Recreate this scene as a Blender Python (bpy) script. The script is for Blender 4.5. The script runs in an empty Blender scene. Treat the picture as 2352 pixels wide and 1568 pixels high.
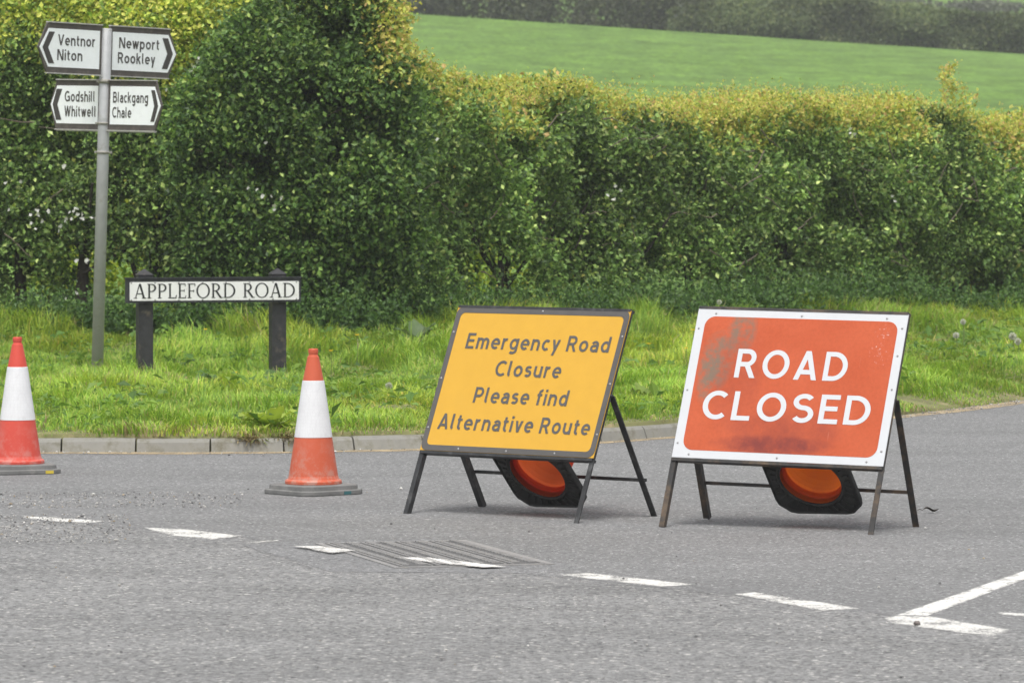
import bpy, bmesh, math, random
import numpy as np
from mathutils import Matrix, Vector, Euler
R = math.radians
C = bpy.context.scene.collection
scene = bpy.context.scene

# ------------------------------------------------------------------ camera
F = 11160.0                 # focal length in units of a 2352 px wide picture
PITCH = math.atan(392.0 / F)
CAMH = 1.70
cam = bpy.data.objects.new("camera", bpy.data.cameras.new("camera"))
C.objects.link(cam)
cam.location = (0, 0, CAMH)
cam.rotation_euler = (math.pi / 2 - PITCH, 0, 0)
cam.data.sensor_width = 36.0
cam.data.lens = 36.0 * F / 2352.0
cam.data.clip_start = 0.5
cam.data.clip_end = 3000
cam.data.dof.use_dof = True
cam.data.dof.focus_distance = 24.5
cam.data.dof.aperture_fstop = 11.0
scene.camera = cam

# ------------------------------------------------------------------ light: bright high overcast
SUN_EL, SUN_AZ = R(68), R(-172)      # azimuth measured from +Y (away from the camera) towards +X
world = bpy.data.worlds.new("World")
scene.world = world
world.use_nodes = True
wn = world.node_tree
for n in list(wn.nodes):
    wn.nodes.remove(n)
wo = wn.nodes.new("ShaderNodeOutputWorld")
bg = wn.nodes.new("ShaderNodeBackground")
sky = wn.nodes.new("ShaderNodeTexSky")
sky.sky_type = 'NISHITA'
sky.sun_disc = False
sky.sun_elevation = SUN_EL
sky.sun_rotation = SUN_AZ
sky.air_density = 1.0
sky.dust_density = 3.0
sky.ozone_density = 0.6
hs = wn.nodes.new("ShaderNodeHueSaturation")
hs.inputs["Saturation"].default_value = 0.15
wn.links.new(sky.outputs[0], hs.inputs["Color"])
wn.links.new(hs.outputs[0], bg.inputs["Color"])
bg.inputs["Strength"].default_value = 0.13
wn.links.new(bg.outputs[0], wo.inputs[0])
sl = bpy.data.lights.new("sun", 'SUN')
sl.energy = 1.45
sl.angle = R(20)
sl.color = (1.0, 0.96, 0.90)
sun = bpy.data.objects.new("sun", sl)
C.objects.link(sun)
sd = Vector((math.sin(SUN_AZ) * math.cos(SUN_EL), math.cos(SUN_AZ) * math.cos(SUN_EL), math.sin(SUN_EL)))
sun.rotation_euler = sd.to_track_quat('Z', 'Y').to_euler()
vs = scene.view_settings
vs.view_transform = 'Standard'
vs.look = 'None'
vs.gamma = 1.0
vs.exposure = 0.72
scene.cycles.max_bounces = 8
scene.cycles.transparent_max_bounces = 8

# ------------------------------------------------------------------ helpers
rng = np.random.default_rng(7)
random.seed(7)


def ray(px, py):
    xr = (px - 1176.0) / F
    yu = (784.0 - py) / F
    return Vector((xr, math.cos(PITCH) + yu * math.sin(PITCH), -math.sin(PITCH) + yu * math.cos(PITCH)))


def G(px, py, z=0.0):
    """surveyed point: where the sight line through a photo point meets height z"""
    r = ray(px, py)
    t = (z - CAMH) / r.z
    return Vector((r.x * t, r.y * t, z))


def at(px, py, d):
    r = ray(px, py)
    t = d / r.y
    return Vector((r.x * t, d, CAMH + r.z * t))


class MB:
    """collects polygons for ONE mesh"""

    def __init__(self):
        self.v = []
        self.f = []
        self.sm = []
        self.m = Matrix.Identity(4)

    def add(self, vs_, fs_, smooth=False):
        o = len(self.v)
        self.v += [tuple(self.m @ Vector(p)) for p in vs_]
        self.f += [tuple(i + o for i in f) for f in fs_]
        self.sm += [smooth] * len(fs_)

    def box(self, c, s):
        x, y, z = c
        a, b, d = s[0] / 2, s[1] / 2, s[2] / 2
        v = [(x - a, y - b, z - d), (x + a, y - b, z - d), (x + a, y + b, z - d), (x - a, y + b, z - d),
             (x - a, y - b, z + d), (x + a, y - b, z + d), (x + a, y + b, z + d), (x - a, y + b, z + d)]
        self.add(v, [(0, 3, 2, 1), (4, 5, 6, 7), (0, 1, 5, 4), (1, 2, 6, 5), (2, 3, 7, 6), (3, 0, 4, 7)])

    def bar(self, p0, p1, w, h, up=(0, 0, 1)):
        p0, p1 = Vector(p0), Vector(p1)
        d = (p1 - p0).normalized()
        u = Vector(up)
        s = d.cross(u)
        if s.length < 1e-4:
            s = d.cross(Vector((1, 0, 0)))
        s.normalize()
        t = s.cross(d)
        v = []
        for p in (p0, p1):
            for a, b in ((-1, -1), (1, -1), (1, 1), (-1, 1)):
                v.append(p + s * (a * w / 2) + t * (b * h / 2))
        self.add(v, [(3, 2, 1, 0), (4, 5, 6, 7), (0, 1, 5, 4), (1, 2, 6, 5), (2, 3, 7, 6), (3, 0, 4, 7)])

    def tube(self, pts, rad, n=8, caps=True):
        pts = [Vector(p) for p in pts]
        if not hasattr(rad, '__len__'):
            rad = [rad] * len(pts)
        vs_, fs_ = [], []
        for i, p in enumerate(pts):
            d = (pts[min(i + 1, len(pts) - 1)] - pts[max(i - 1, 0)]).normalized()
            a = d.cross(Vector((0.31, 0.95, 0.05)))
            a.normalize()
            b = d.cross(a)
            for k in range(n):
                an = 2 * math.pi * k / n
                vs_.append(p + (a * math.cos(an) + b * math.sin(an)) * rad[i])
        for i in range(len(pts) - 1):
            for k in range(n):
                fs_.append((i * n + k, i * n + (k + 1) % n, (i + 1) * n + (k + 1) % n, (i + 1) * n + k))
        self.add(vs_, fs_, True)
        if caps:
            self.add(vs_[:n], [tuple(range(n))])
            self.add(vs_[-n:], [tuple(reversed(range(n)))])

    def lathe(self, prof, n=48, cap0=False, cap1=False, sharp=False):
        if sharp:
            for a_, b_ in zip(prof[:-1], prof[1:]):
                self.lathe([a_, b_], n)
            return
        vs_, fs_ = [], []
        for r_, z in prof:
            for k in range(n):
                an = 2 * math.pi * k / n
                vs_.append((r_ * math.cos(an), r_ * math.sin(an), z))
        for i in range(len(prof) - 1):
            for k in range(n):
                fs_.append((i * n + k, i * n + (k + 1) % n, (i + 1) * n + (k + 1) % n, (i + 1) * n + k))
        self.add(vs_, fs_, True)
        if cap1:
            self.add(vs_[-n:], [tuple(range(n))])
        if cap0:
            self.add(vs_[:n], [tuple(reversed(range(n)))])

    def prism(self, poly, z0, z1):
        """polygon in x,y from z0 to z1"""
        n = len(poly)
        v = [(x, y, z0) for x, y in poly] + [(x, y, z1) for x, y in poly]
        f = [tuple(reversed(range(n))), tuple(range(n, 2 * n))]
        f += [(i, (i + 1) % n, n + (i + 1) % n, n + i) for i in range(n)]
        self.add(v, f)

    def ringprism(self, outer, inner, z0, z1):
        """flat frame between two outlines with the same point count"""
        n = len(outer)
        v = [(x, y, z0) for x, y in outer] + [(x, y, z1) for x, y in outer] + \
            [(x, y, z0) for x, y in inner] + [(x, y, z1) for x, y in inner]
        f = []
        for i in range(n):
            j = (i + 1) % n
            f += [(i, j, n + j, n + i), (n + i, n + j, 3 * n + j, 3 * n + i), (3 * n + i, 3 * n + j, 2 * n + j, 2 * n + i),
                  (2 * n + i, 2 * n + j, j, i)]
        self.add(v, f)

    def build(self, name, mat, parent=None):
        me = bpy.data.meshes.new(name)
        me.from_pydata(self.v, [], self.f)
        me.polygons.foreach_set("use_smooth", self.sm)
        me.materials.append(mat)
        me.update()
        o = bpy.data.objects.new(name, me)
        C.objects.link(o)
        if parent:
            o.parent = parent
        return o


def fast_mesh(name, V, faces_list, mat, col=None, parent=None, smooth=False):
    """V (n,3); faces_list: list of int arrays (m,k)"""
    me = bpy.data.meshes.new(name)
    me.vertices.add(len(V))
    me.vertices.foreach_set("co", np.ascontiguousarray(V, dtype=np.float32).ravel())
    loops = np.concatenate([f.ravel() for f in faces_list]).astype(np.int32)
    tot = np.concatenate([np.full(len(f), f.shape[1], dtype=np.int32) for f in faces_list])
    start = np.concatenate([[0], np.cumsum(tot)[:-1]]).astype(np.int32)
    me.loops.add(len(loops))
    me.loops.foreach_set("vertex_index", loops)
    me.polygons.add(len(tot))
    me.polygons.foreach_set("loop_start", start)
    me.polygons.foreach_set("loop_total", tot)
    me.polygons.foreach_set("use_smooth", np.full(len(tot), smooth))
    me.update(calc_edges=True)
    if col is not None:
        a = me.attributes.new("col", 'FLOAT_COLOR', 'POINT')
        c4 = np.ones((len(V), 4), dtype=np.float32)
        c4[:, :3] = col
        a.data.foreach_set("color", c4.ravel())
    me.materials.append(mat)
    o = bpy.data.objects.new(name, me)
    C.objects.link(o)
    if parent:
        o.parent = parent
    return o


def tag(o, label=None, cat=None, group=None, kind=None):
    if label: o["label"] = label
    if cat: o["category"] = cat
    if group: o["group"] = group
    if kind: o["kind"] = kind
    return o


def thing(name, label, cat, loc=(0, 0, 0), rz=0.0, group=None):
    o = bpy.data.objects.new(name, None)
    C.objects.link(o)
    o.empty_display_size = 0.2
    o.location = loc
    o.rotation_euler = (0, 0, rz)
    return tag(o, label, cat, group)


def copy_tree(o, parent=None):
    c = o.copy()
    C.objects.link(c)
    if parent: c.parent = parent
    for ch in list(o.children):
        copy_tree(ch, c)
    return c


def noise3(P, scale, seed=0):
    P = np.asarray(P, dtype=np.float64) * scale
    i = np.floor(P).astype(np.int64)
    f = P - i
    f = f * f * (3 - 2 * f)

    def h(a, b, c):
        n = (a * 374761393 + b * 668265263 + c * 2147483647 + seed * 974711) & 0xFFFFFFFF
        n = ((n ^ (n >> 13)) * 1274126177) & 0xFFFFFFFF
        n = n ^ (n >> 16)
        return (n & 0xFFFF) / 65535.0
    x, y, z = i[:, 0], i[:, 1], i[:, 2]
    fx, fy, fz = f[:, 0], f[:, 1], f[:, 2]
    r = 0
    for dx in (0, 1):
        for dy in (0, 1):
            for dz in (0, 1):
                w = (fx if dx else 1 - fx) * (fy if dy else 1 - fy) * (fz if dz else 1 - fz)
                r = r + w * h(x + dx, y + dy, z + dz)
    return r


def nrm(a):
    return a / np.maximum(np.linalg.norm(a, axis=-1, keepdims=True), 1e-9)


# ------------------------------------------------------------------ materials
def new_mat(name):
    m = bpy.data.materials.new(name)
    m.use_nodes = True
    nt = m.node_tree
    return m, nt, nt.nodes["Principled BSDF"], nt.nodes["Material Output"]


def N(nt, t, **kw):
    n = nt.nodes.new(t)
    for k, v in kw.items():
        setattr(n, k, v)
    return n


def ramp(nt, src, stops):
    r = N(nt, "ShaderNodeValToRGB")
    e = r.color_ramp.elements
    while len(e) < len(stops):
        e.new(0.5)
    for el, (p, c) in zip(e, stops):
        el.position = p
        el.color = (c, c, c, 1) if not hasattr(c, '__len__') else (*c, 1)
    nt.links.new(src, r.inputs[0])
    return r.outputs[0]


def noise(nt, vec, scale, detail=3, rough=0.6):
    n = N(nt, "ShaderNodeTexNoise")
    n.inputs["Scale"].default_value = scale
    n.inputs["Detail"].default_value = detail
    n.inputs["Roughness"].default_value = rough
    nt.links.new(vec, n.inputs["Vector"])
    return n.outputs["Fac"]


def mixc(nt, fac, a, b, mode='MIX'):
    m = N(nt, "ShaderNodeMix", data_type='RGBA', blend_type=mode)
    for s, v in ((m.inputs[0], fac), (m.inputs[6], a), (m.inputs[7], b)):
        if isinstance(v, (int, float)):
            s.default_value = v
        elif isinstance(v, tuple):
            s.default_value = (*v, 1)
        else:
            nt.links.new(v, s)
    return m.outputs[2]


def mth(nt, op, a, b=None):
    m = N(nt, "ShaderNodeMath", operation=op)
    for s, v in ((m.inputs[0], a), (m.inputs[1], b)):
        if v is None: continue
        if isinstance(v, (int, float)): s.default_value = v
        else: nt.links.new(v, s)
    return m.outputs[0]


def objcoord(nt):
    return N(nt, "ShaderNodeTexCoord").outputs["Object"]


def plain(name, col, rough=0.6, var=0.15, scale=8.0, metal=0.0, dirt=None, dirt_amt=0.5, dscale=6.0, dlo=0.55, dhi=0.7, spec=0.4):
    """painted / worn surface: base colour with mottling and an optional second tone of dirt or wear"""
    m, nt, b, out = new_mat(name)
    oc = objcoord(nt)
    f = noise(nt, oc, scale, 4)
    lo = tuple(c * (1 - var) for c in col)
    hi = tuple(min(1, c * (1 + var)) for c in col)
    c = mixc(nt, ramp(nt, f, [(0.3, 0.0), (0.7, 1.0)]), lo, hi)
    if dirt:
        g = ramp(nt, noise(nt, oc, dscale, 6, 0.7), [(dlo, 0.0), (dhi, dirt_amt)])
        c = mixc(nt, g, c, dirt)
    nt.links.new(c, b.inputs["Base Color"])
    b.inputs["Roughness"].default_value = rough
    b.inputs["Metallic"].default_value = metal
    b.inputs["Specular IOR Level"].default_value = spec
    return m


def leaf_mat(name, trans=0.35, rough=0.5, spec=0.3):
    m, nt, b, out = new_mat(name)
    a = N(nt, "ShaderNodeAttribute", attribute_name="col")
    nt.links.new(a.outputs["Color"], b.inputs["Base Color"])
    b.inputs["Roughness"].default_value = rough
    b.inputs["Specular IOR Level"].default_value = spec
    t = N(nt, "ShaderNodeBsdfTranslucent")
    w = mixc(nt, 1.0, a.outputs["Color"], (1.0, 1.05, 0.6), 'MULTIPLY')
    nt.links.new(w, t.inputs["Color"])
    mx = N(nt, "ShaderNodeMixShader")
    mx.inputs[0].default_value = trans
    nt.links.new(b.outputs[0], mx.inputs[1])
    nt.links.new(t.outputs[0], mx.inputs[2])
    nt.links.new(mx.outputs[0], out.inputs["Surface"])
    return m


def asphalt(name, lo, hi, chip, cell, contrast, patch=0.12):
    m, nt, b, out = new_mat(name)
    oc = objcoord(nt)
    v = N(nt, "ShaderNodeTexVoronoi")
    v.inputs["Scale"].default_value = cell
    nt.links.new(oc, v.inputs["Vector"])
    sp = N(nt, "ShaderNodeSeparateColor")
    nt.links.new(v.outputs["Color"], sp.inputs[0])
    g = ramp(nt, sp.outputs[0], [(0.0, lo), (0.12, tuple(l + (h - l) * 0.45 for l, h in zip(lo, hi))),
                                 (0.8, hi), (0.95, hi), (0.985, chip)])
    mpw = N(nt, 'ShaderNodeMapping')
    mpw.inputs['Rotation'].default_value = (0, 0, 0.3)
    mpw.inputs['Scale'].default_value = (0.35, 1.0, 1)
    nt.links.new(oc, mpw.inputs['Vector'])
    f1 = ramp(nt, noise(nt, mpw.outputs[0], 1.3, 6, 0.68), [(0.3, 1 - patch * 1.3), (0.7, 1 + patch * 0.7)])
    f2 = ramp(nt, noise(nt, oc, 28.0, 4, 0.7), [(0.3, 1 - contrast), (0.7, 1.0 + contrast * 0.2)])
    c = mixc(nt, 1.0, g, f1, 'MULTIPLY')
    c = mixc(nt, 1.0, c, f2, 'MULTIPLY')
    nt.links.new(c, b.inputs["Base Color"])
    b.inputs["Roughness"].default_value = 0.85
    b.inputs["Specular IOR Level"].default_value = 0.25
    bp = N(nt, "ShaderNodeBump")
    bp.inputs["Strength"].default_value = 0.5
    bp.inputs["Distance"].default_value = 0.004
    nt.links.new(v.outputs["Distance"], bp.inputs["Height"])
    nt.links.new(bp.outputs[0], b.inputs["Normal"])
    return m


def worn_sheet(name, col, lo, hi, scale=9.0, fine=70.0, rough=0.7, stretch=(1, 1, 1), var=0.12, edge=0.35):
    """painted or dusty layer worn through in patches (real wear, alpha from noise)"""
    m, nt, b, out = new_mat(name)
    oc = objcoord(nt)
    mp = N(nt, "ShaderNodeMapping")
    mp.inputs["Scale"].default_value = stretch
    nt.links.new(oc, mp.inputs["Vector"])
    f = mth(nt, 'ADD', mth(nt, 'MULTIPLY', noise(nt, mp.outputs[0], scale, 4, 0.65), 1 - edge), mth(nt, 'MULTIPLY', noise(nt, oc, fine, 3, 0.7), edge))
    ed = N(nt, 'ShaderNodeAttribute', attribute_name='edge')
    f = mth(nt, 'SUBTRACT', f, mth(nt, 'MULTIPLY', ed.outputs['Fac'], 0.07))
    a = ramp(nt, f, [(lo, 0.0), (hi, 1.0)])
    cc = ramp(nt, noise(nt, oc, 25.0, 4), [(0.3, tuple(c * (1 - var) for c in col)), (0.7, col)])
    nt.links.new(cc, b.inputs["Base Color"])
    b.inputs["Roughness"].default_value = rough
    nt.links.new(a, b.inputs["Alpha"])
    return m


M = {}
M['road'] = asphalt("worn_asphalt", (0.07, 0.071, 0.073), (0.305, 0.305, 0.302), (0.60, 0.585, 0.55), 72.0, 0.38, patch=0.2)
M['side'] = asphalt("fine_asphalt", (0.105, 0.106, 0.107), (0.252, 0.253, 0.253), (0.52, 0.52, 0.51), 95.0, 0.3)
M['patch'] = asphalt("patched_asphalt", (0.09, 0.092, 0.095), (0.262, 0.263, 0.265), (0.50, 0.50, 0.49), 90.0, 0.3)
M['paint'] = worn_sheet("road_paint", (0.70, 0.69, 0.66), 0.36, 0.46, 7.0, 60.0, edge=0.5)
M['paint_thin'] = worn_sheet("worn_road_paint", (0.66, 0.65, 0.62), 0.39, 0.50, 6.0, 60.0, edge=0.5)
M['silt'] = worn_sheet("gutter_silt", (0.42, 0.33, 0.20), 0.34, 0.54, 5.0, 60.0, 0.95)
M['kerb'] = plain("kerb_concrete", (0.255, 0.25, 0.225), 0.9, 0.18, 6.0, dirt=(0.12, 0.11, 0.07), dirt_amt=0.9, dscale=6.0, dlo=0.47, dhi=0.66)
M['crack'] = plain("tar_seam", (0.17, 0.17, 0.172), 0.8)
M['iron'] = plain("cast_iron", (0.25, 0.245, 0.24), 0.7, 0.2, 20.0, dirt=(0.30, 0.28, 0.25), dirt_amt=0.6, dscale=12.0)
M['iron_dark'] = plain("cast_iron_dark", (0.10, 0.10, 0.10), 0.8, 0.2, 20.0)
M['soil'] = plain("verge_soil", (0.17, 0.17, 0.07), 0.95, 0.3, 4.0, dirt=(0.36, 0.28, 0.17), dirt_amt=0.8, dscale=2.5)
M['field'] = None
M['leaf'] = leaf_mat("leaves", 0.36, 0.48, 0.35)
M['grass'] = leaf_mat("grass_blades", 0.35, 0.5, 0.3)
M['bark'] = plain("bark", (0.045, 0.038, 0.03), 0.9, 0.3, 20.0)
M['twig'] = plain("bare_twig", (0.16, 0.13, 0.10), 0.9, 0.3, 20.0)
M['galv'] = plain("galvanised_steel", (0.42, 0.43, 0.44), 0.55, 0.12, 9.0, metal=0.25, dirt=(0.24, 0.23, 0.20), dirt_amt=0.6, dscale=9.0)
M['clip'] = plain("clip_metal", (0.33, 0.32, 0.29), 0.6, 0.15, 20.0, metal=0.2, dirt=(0.18, 0.16, 0.12), dirt_amt=0.7)
M['finger_white'] = plain("finger_white", (0.90, 0.94, 0.96), 0.45, 0.03, 14.0, dirt=(0.6, 0.6, 0.56), dirt_amt=0.25, dscale=10.0)
M['finger_dark'] = plain("finger_border", (0.085, 0.075, 0.068), 0.6, 0.2, 14.0, dirt=(0.16, 0.15, 0.11), dirt_amt=0.6, dscale=14.0)
M['finger_text'] = plain("finger_lettering", (0.06, 0.055, 0.052), 0.6, 0.1)
M['alu'] = plain("aluminium_rail", (0.50, 0.49, 0.47), 0.45, 0.2, 30.0, metal=0.3)
M['np_white'] = plain("nameplate_white", (0.80, 0.80, 0.80), 0.4, 0.03, 12.0, dirt=(0.5, 0.48, 0.42), dirt_amt=0.35, dscale=14.0, dlo=0.6)
M['np_black'] = plain("black_board", (0.028, 0.030, 0.034), 0.55, 0.3, 16.0, dirt=(0.09, 0.09, 0.09), dirt_amt=0.5, dscale=18.0)
M['np_text'] = plain("nameplate_lettering", (0.018, 0.02, 0.022), 0.5, 0.1)
M['post'] = plain("black_plastic_post", (0.030, 0.030, 0.033), 0.6, 0.3, 20.0, dirt=(0.20, 0.165, 0.12), dirt_amt=0.7, dscale=9.0, dlo=0.56, dhi=0.72)
M['screw'] = plain("screw_steel", (0.33, 0.33, 0.33), 0.5, 0.1, metal=0.3)
M['yellow'] = plain("yellow_sheet", (0.62, 0.355, 0.05), 0.45, 0.03, 10.0, spec=0.15, dirt=(0.62, 0.37, 0.07), dirt_amt=0.3, dscale=3.0)
M['y_ink'] = plain("grey_black_film", (0.095, 0.09, 0.085), 0.55, 0.08, 20.0)
M['frame'] = plain("black_steel_frame", (0.030, 0.031, 0.032), 0.5, 0.3, 16.0, dirt=(0.10, 0.10, 0.10), dirt_amt=0.7, dscale=16.0)
M['frame_rust'] = plain("rusty_steel_frame", (0.032, 0.031, 0.030), 0.55, 0.3, 16.0, dirt=(0.16, 0.105, 0.06), dirt_amt=0.85, dscale=7.0, dlo=0.48, dhi=0.7)
M['white'] = plain("white_sheet", (0.58, 0.595, 0.615), 0.45, 0.02, 10.0, spec=0.2, dirt=(0.5, 0.49, 0.42), dirt_amt=0.4, dscale=9.0, dlo=0.62, dhi=0.8)
M['rubber'] = plain("recycled_rubber", (0.17, 0.17, 0.165), 0.85, 0.2, 14.0, dirt=(0.28, 0.27, 0.25), dirt_amt=0.6, dscale=9.0)
M['rubber_dark'] = plain("black_rubber", (0.036, 0.036, 0.035), 0.8, 0.35, 14.0, dirt=(0.07, 0.065, 0.055), dirt_amt=0.6, dscale=9.0)
M['yellow_mark'] = plain("yellow_paint", (0.62, 0.48, 0.06), 0.7, 0.1)
M['teal_mark'] = plain("teal_paint", (0.05, 0.15, 0.16), 0.7, 0.1)
M['stone'] = leaf_mat("loose_stone", 0.0, 0.9, 0.2)


def field_mat():
    m, nt, b, out = new_mat("young_crop")
    oc = objcoord(nt)
    f = noise(nt, oc, 0.25, 5, 0.6)
    mp = N(nt, "ShaderNodeMapping")
    mp.inputs["Scale"].default_value = (0.30, 0.09, 1)
    nt.links.new(oc, mp.inputs["Vector"])
    g = noise(nt, mp.outputs[0], 2.0, 4, 0.65)
    c = mixc(nt, ramp(nt, f, [(0.3, 0), (0.7, 1)]), (0.108, 0.200, 0.026), (0.146, 0.250, 0.040))
    c = mixc(nt, 1.0, c, ramp(nt, g, [(0.35, 0.66), (0.65, 1.2)]), 'MULTIPLY')
    mph = N(nt, 'ShaderNodeMapping')
    mph.inputs['Scale'].default_value = (5.0, 0.8, 1)
    nt.links.new(oc, mph.inputs['Vector'])
    h = noise(nt, mph.outputs[0], 1.0, 4, 0.75)
    c = mixc(nt, 1.0, c, ramp(nt, h, [(0.35, 0.55), (0.65, 1.3)]), 'MULTIPLY')
    mp2 = N(nt, "ShaderNodeMapping")
    mp2.inputs['Scale'].default_value = (0.5, 0.05, 1)
    nt.links.new(oc, mp2.inputs['Vector'])
    c = mixc(nt, ramp(nt, noise(nt, mp2.outputs[0], 2.6, 5, 0.75), [(0.35, 0.0), (0.7, 0.5)]), c, (0.14, 0.25, 0.065))
    nt.links.new(c, b.inputs["Base Color"])
    b.inputs["Roughness"].default_value = 0.8
    b.inputs["Specular IOR Level"].default_value = 0.15
    return m


M['field'] = field_mat()


def red_sheet():
    """faded orange-red face with its scuffed grey patch and the dark smear along the lower edge"""
    m, nt, b, out = new_mat("faded_red_sheet")
    oc = objcoord(nt)
    base = mixc(nt, ramp(nt, noise(nt, oc, 3.5, 5, 0.6), [(0.3, 0), (0.7, 1)]), (0.46, 0.088, 0.034), (0.54, 0.116, 0.050))
    grain = ramp(nt, noise(nt, oc, 60, 4, 0.75), [(0.25, 0.86), (0.6, 1.0)])
    c = mixc(nt, 1.0, base, grain, 'MULTIPLY')

    def blob(cx, cy, rx, ry):
        mp = N(nt, "ShaderNodeMapping", vector_type='POINT')
        mp.inputs["Location"].default_value = (-cx / rx, -cy / ry, 0)
        mp.inputs["Scale"].default_value = (1 / rx, 1 / ry, 0)
        nt.links.new(oc, mp.inputs["Vector"])
        l = N(nt, "ShaderNodeVectorMath", operation='LENGTH')
        nt.links.new(mp.outputs[0], l.inputs[0])
        return ramp(nt, l.outputs["Value"], [(0.0, 1.0), (0.65, 0.8), (1.0, 0.0)])
    scr = ramp(nt, noise(nt, oc, 16, 6, 0.75), [(0.40, 0.15), (0.58, 1.0)])
    for (cx, cy, rx, ry) in ((-0.295, 0.655, 0.085, 0.13), (-0.40, 0.50, 0.10, 0.17), (-0.44, 0.42, 0.05, 0.15)):
        k = mth(nt, 'MULTIPLY', mth(nt, 'MULTIPLY', blob(cx, cy, rx, ry), scr), 1.0)
        c = mixc(nt, k, c, (0.20, 0.15, 0.11))
    for (cx, cy, rx, ry, s) in ((-0.04, 0.085, 0.34, 0.055, 0.85), (0.02, 0.15, 0.32, 0.13, 0.5), (-0.28, 0.4, 0.15, 0.3, 0.25)):
        k = mth(nt, 'MULTIPLY', mth(nt, 'MULTIPLY', blob(cx, cy, rx, ry), ramp(nt, noise(nt, oc, 9, 5, 0.7), [(0.35, 0.3), (0.6, 1.0)])), s)
        c = mixc(nt, k, c, (0.16, 0.035, 0.035))
    # pale scratches
    mp = N(nt, "ShaderNodeMapping")
    mp.inputs["Rotation"].default_value = (0, 0, 0.7)
    mp.inputs["Scale"].default_value = (40, 2.0, 1)
    nt.links.new(oc, mp.inputs["Vector"])
    sc_ = ramp(nt, noise(nt, mp.outputs[0], 1.6, 3, 0.5), [(0.73, 0.0), (0.77, 0.4)])
    c = mixc(nt, sc_, c, (0.72, 0.42, 0.33))
    k = mth(nt, 'MULTIPLY', blob(0.43, 0.60, 0.06, 0.13), ramp(nt, noise(nt, oc, 70, 5, 0.7), [(0.60, 0.0), (0.66, 0.7)]))
    c = mixc(nt, k, c, (0.75, 0.65, 0.62))
    nt.links.new(c, b.inputs["Base Color"])
    b.inputs["Roughness"].default_value = 0.5
    b.inputs["Specular IOR Level"].default_value = 0.15
    return m


M['red'] = red_sheet()


def cone_mat(name, col, scuff, trans, s_amt=0.7):
    m, nt, b, out = new_mat(name)
    oc = objcoord(nt)
    c = mixc(nt, ramp(nt, noise(nt, oc, 7, 4), [(0.3, 0), (0.7, 1)]), tuple(x * 0.9 for x in col), col)
    sx = N(nt, "ShaderNodeSeparateXYZ")
    nt.links.new(oc, sx.inputs[0])
    low = ramp(nt, sx.outputs[2], [(0.04, 1.0), (0.32, 0.0)])
    g = mth(nt, 'MULTIPLY', low, ramp(nt, noise(nt, oc, 14, 6, 0.75), [(0.47, 0.0), (0.62, s_amt)]))
    c = mixc(nt, g, c, scuff)
    nt.links.new(c, b.inputs["Base Color"])
    b.inputs["Roughness"].default_value = 0.5
    if trans:
        t = N(nt, "ShaderNodeBsdfTranslucent")
        nt.links.new(mixc(nt, 1.0, c, (1.05, 0.95, 0.8), 'MULTIPLY'), t.inputs["Color"])
        mx = N(nt, "ShaderNodeMixShader")
        mx.inputs[0].default_value = trans
        nt.links.new(b.outputs[0], mx.inputs[1])
        nt.links.new(t.outputs[0], mx.inputs[2])
        nt.links.new(mx.outputs[0], out.inputs["Surface"])
    return m


M['cone_red'] = cone_mat("red_cone_plastic", (0.72, 0.085, 0.055), (0.62, 0.30, 0.26), 0.12)
M['cone_orange'] = cone_mat("orange_cone_plastic", (0.66, 0.125, 0.055), (0.50, 0.36, 0.30), 0.12)
M['cone_glow'] = cone_mat("thin_orange_plastic", (1.0, 0.19, 0.055), (0.8, 0.12, 0.04), 0.88, 0.2)
M['cone_deep'] = cone_mat("thin_amber_plastic", (1.0, 0.23, 0.03), (0.7, 0.12, 0.03), 0.80, 0.3)


def sleeve_mat():
    m, nt, b, out = new_mat("reflective_sleeve")
    oc = objcoord(nt)
    v = N(nt, "ShaderNodeTexVoronoi", feature='DISTANCE_TO_EDGE')
    v.inputs["Scale"].default_value = 55
    v.inputs["Randomness"].default_value = 0.25
    nt.links.new(oc, v.inputs["Vector"])
    c = ramp(nt, v.outputs["Distance"], [(0.0, (0.70, 0.70, 0.71)), (0.09, (0.75, 0.755, 0.765))])
    g = ramp(nt, noise(nt, oc, 9, 5, 0.7), [(0.3, 0.9), (0.6, 1.0)])
    nt.links.new(mixc(nt, 1.0, c, g, 'MULTIPLY'), b.inputs["Base Color"])
    b.inputs["Roughness"].default_value = 0.45
    return m


M['sleeve'] = sleeve_mat()
M['sleeve_thin'] = cone_mat('thin_sleeve', (0.95, 0.80, 0.70), (0.5, 0.4, 0.35), 0.85)

# ------------------------------------------------------------------ lettering: stroke alphabets drawn as flat shapes
def arc(cx, cy, rx, ry, a0, a1, n=None):
    n = n or max(4, int(abs(a1 - a0) / 9))
    return [(cx + rx * math.cos(R(a0 + (a1 - a0) * i / n)), cy + ry * math.sin(R(a0 + (a1 - a0) * i / n))) for i in range(n + 1)]


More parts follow.
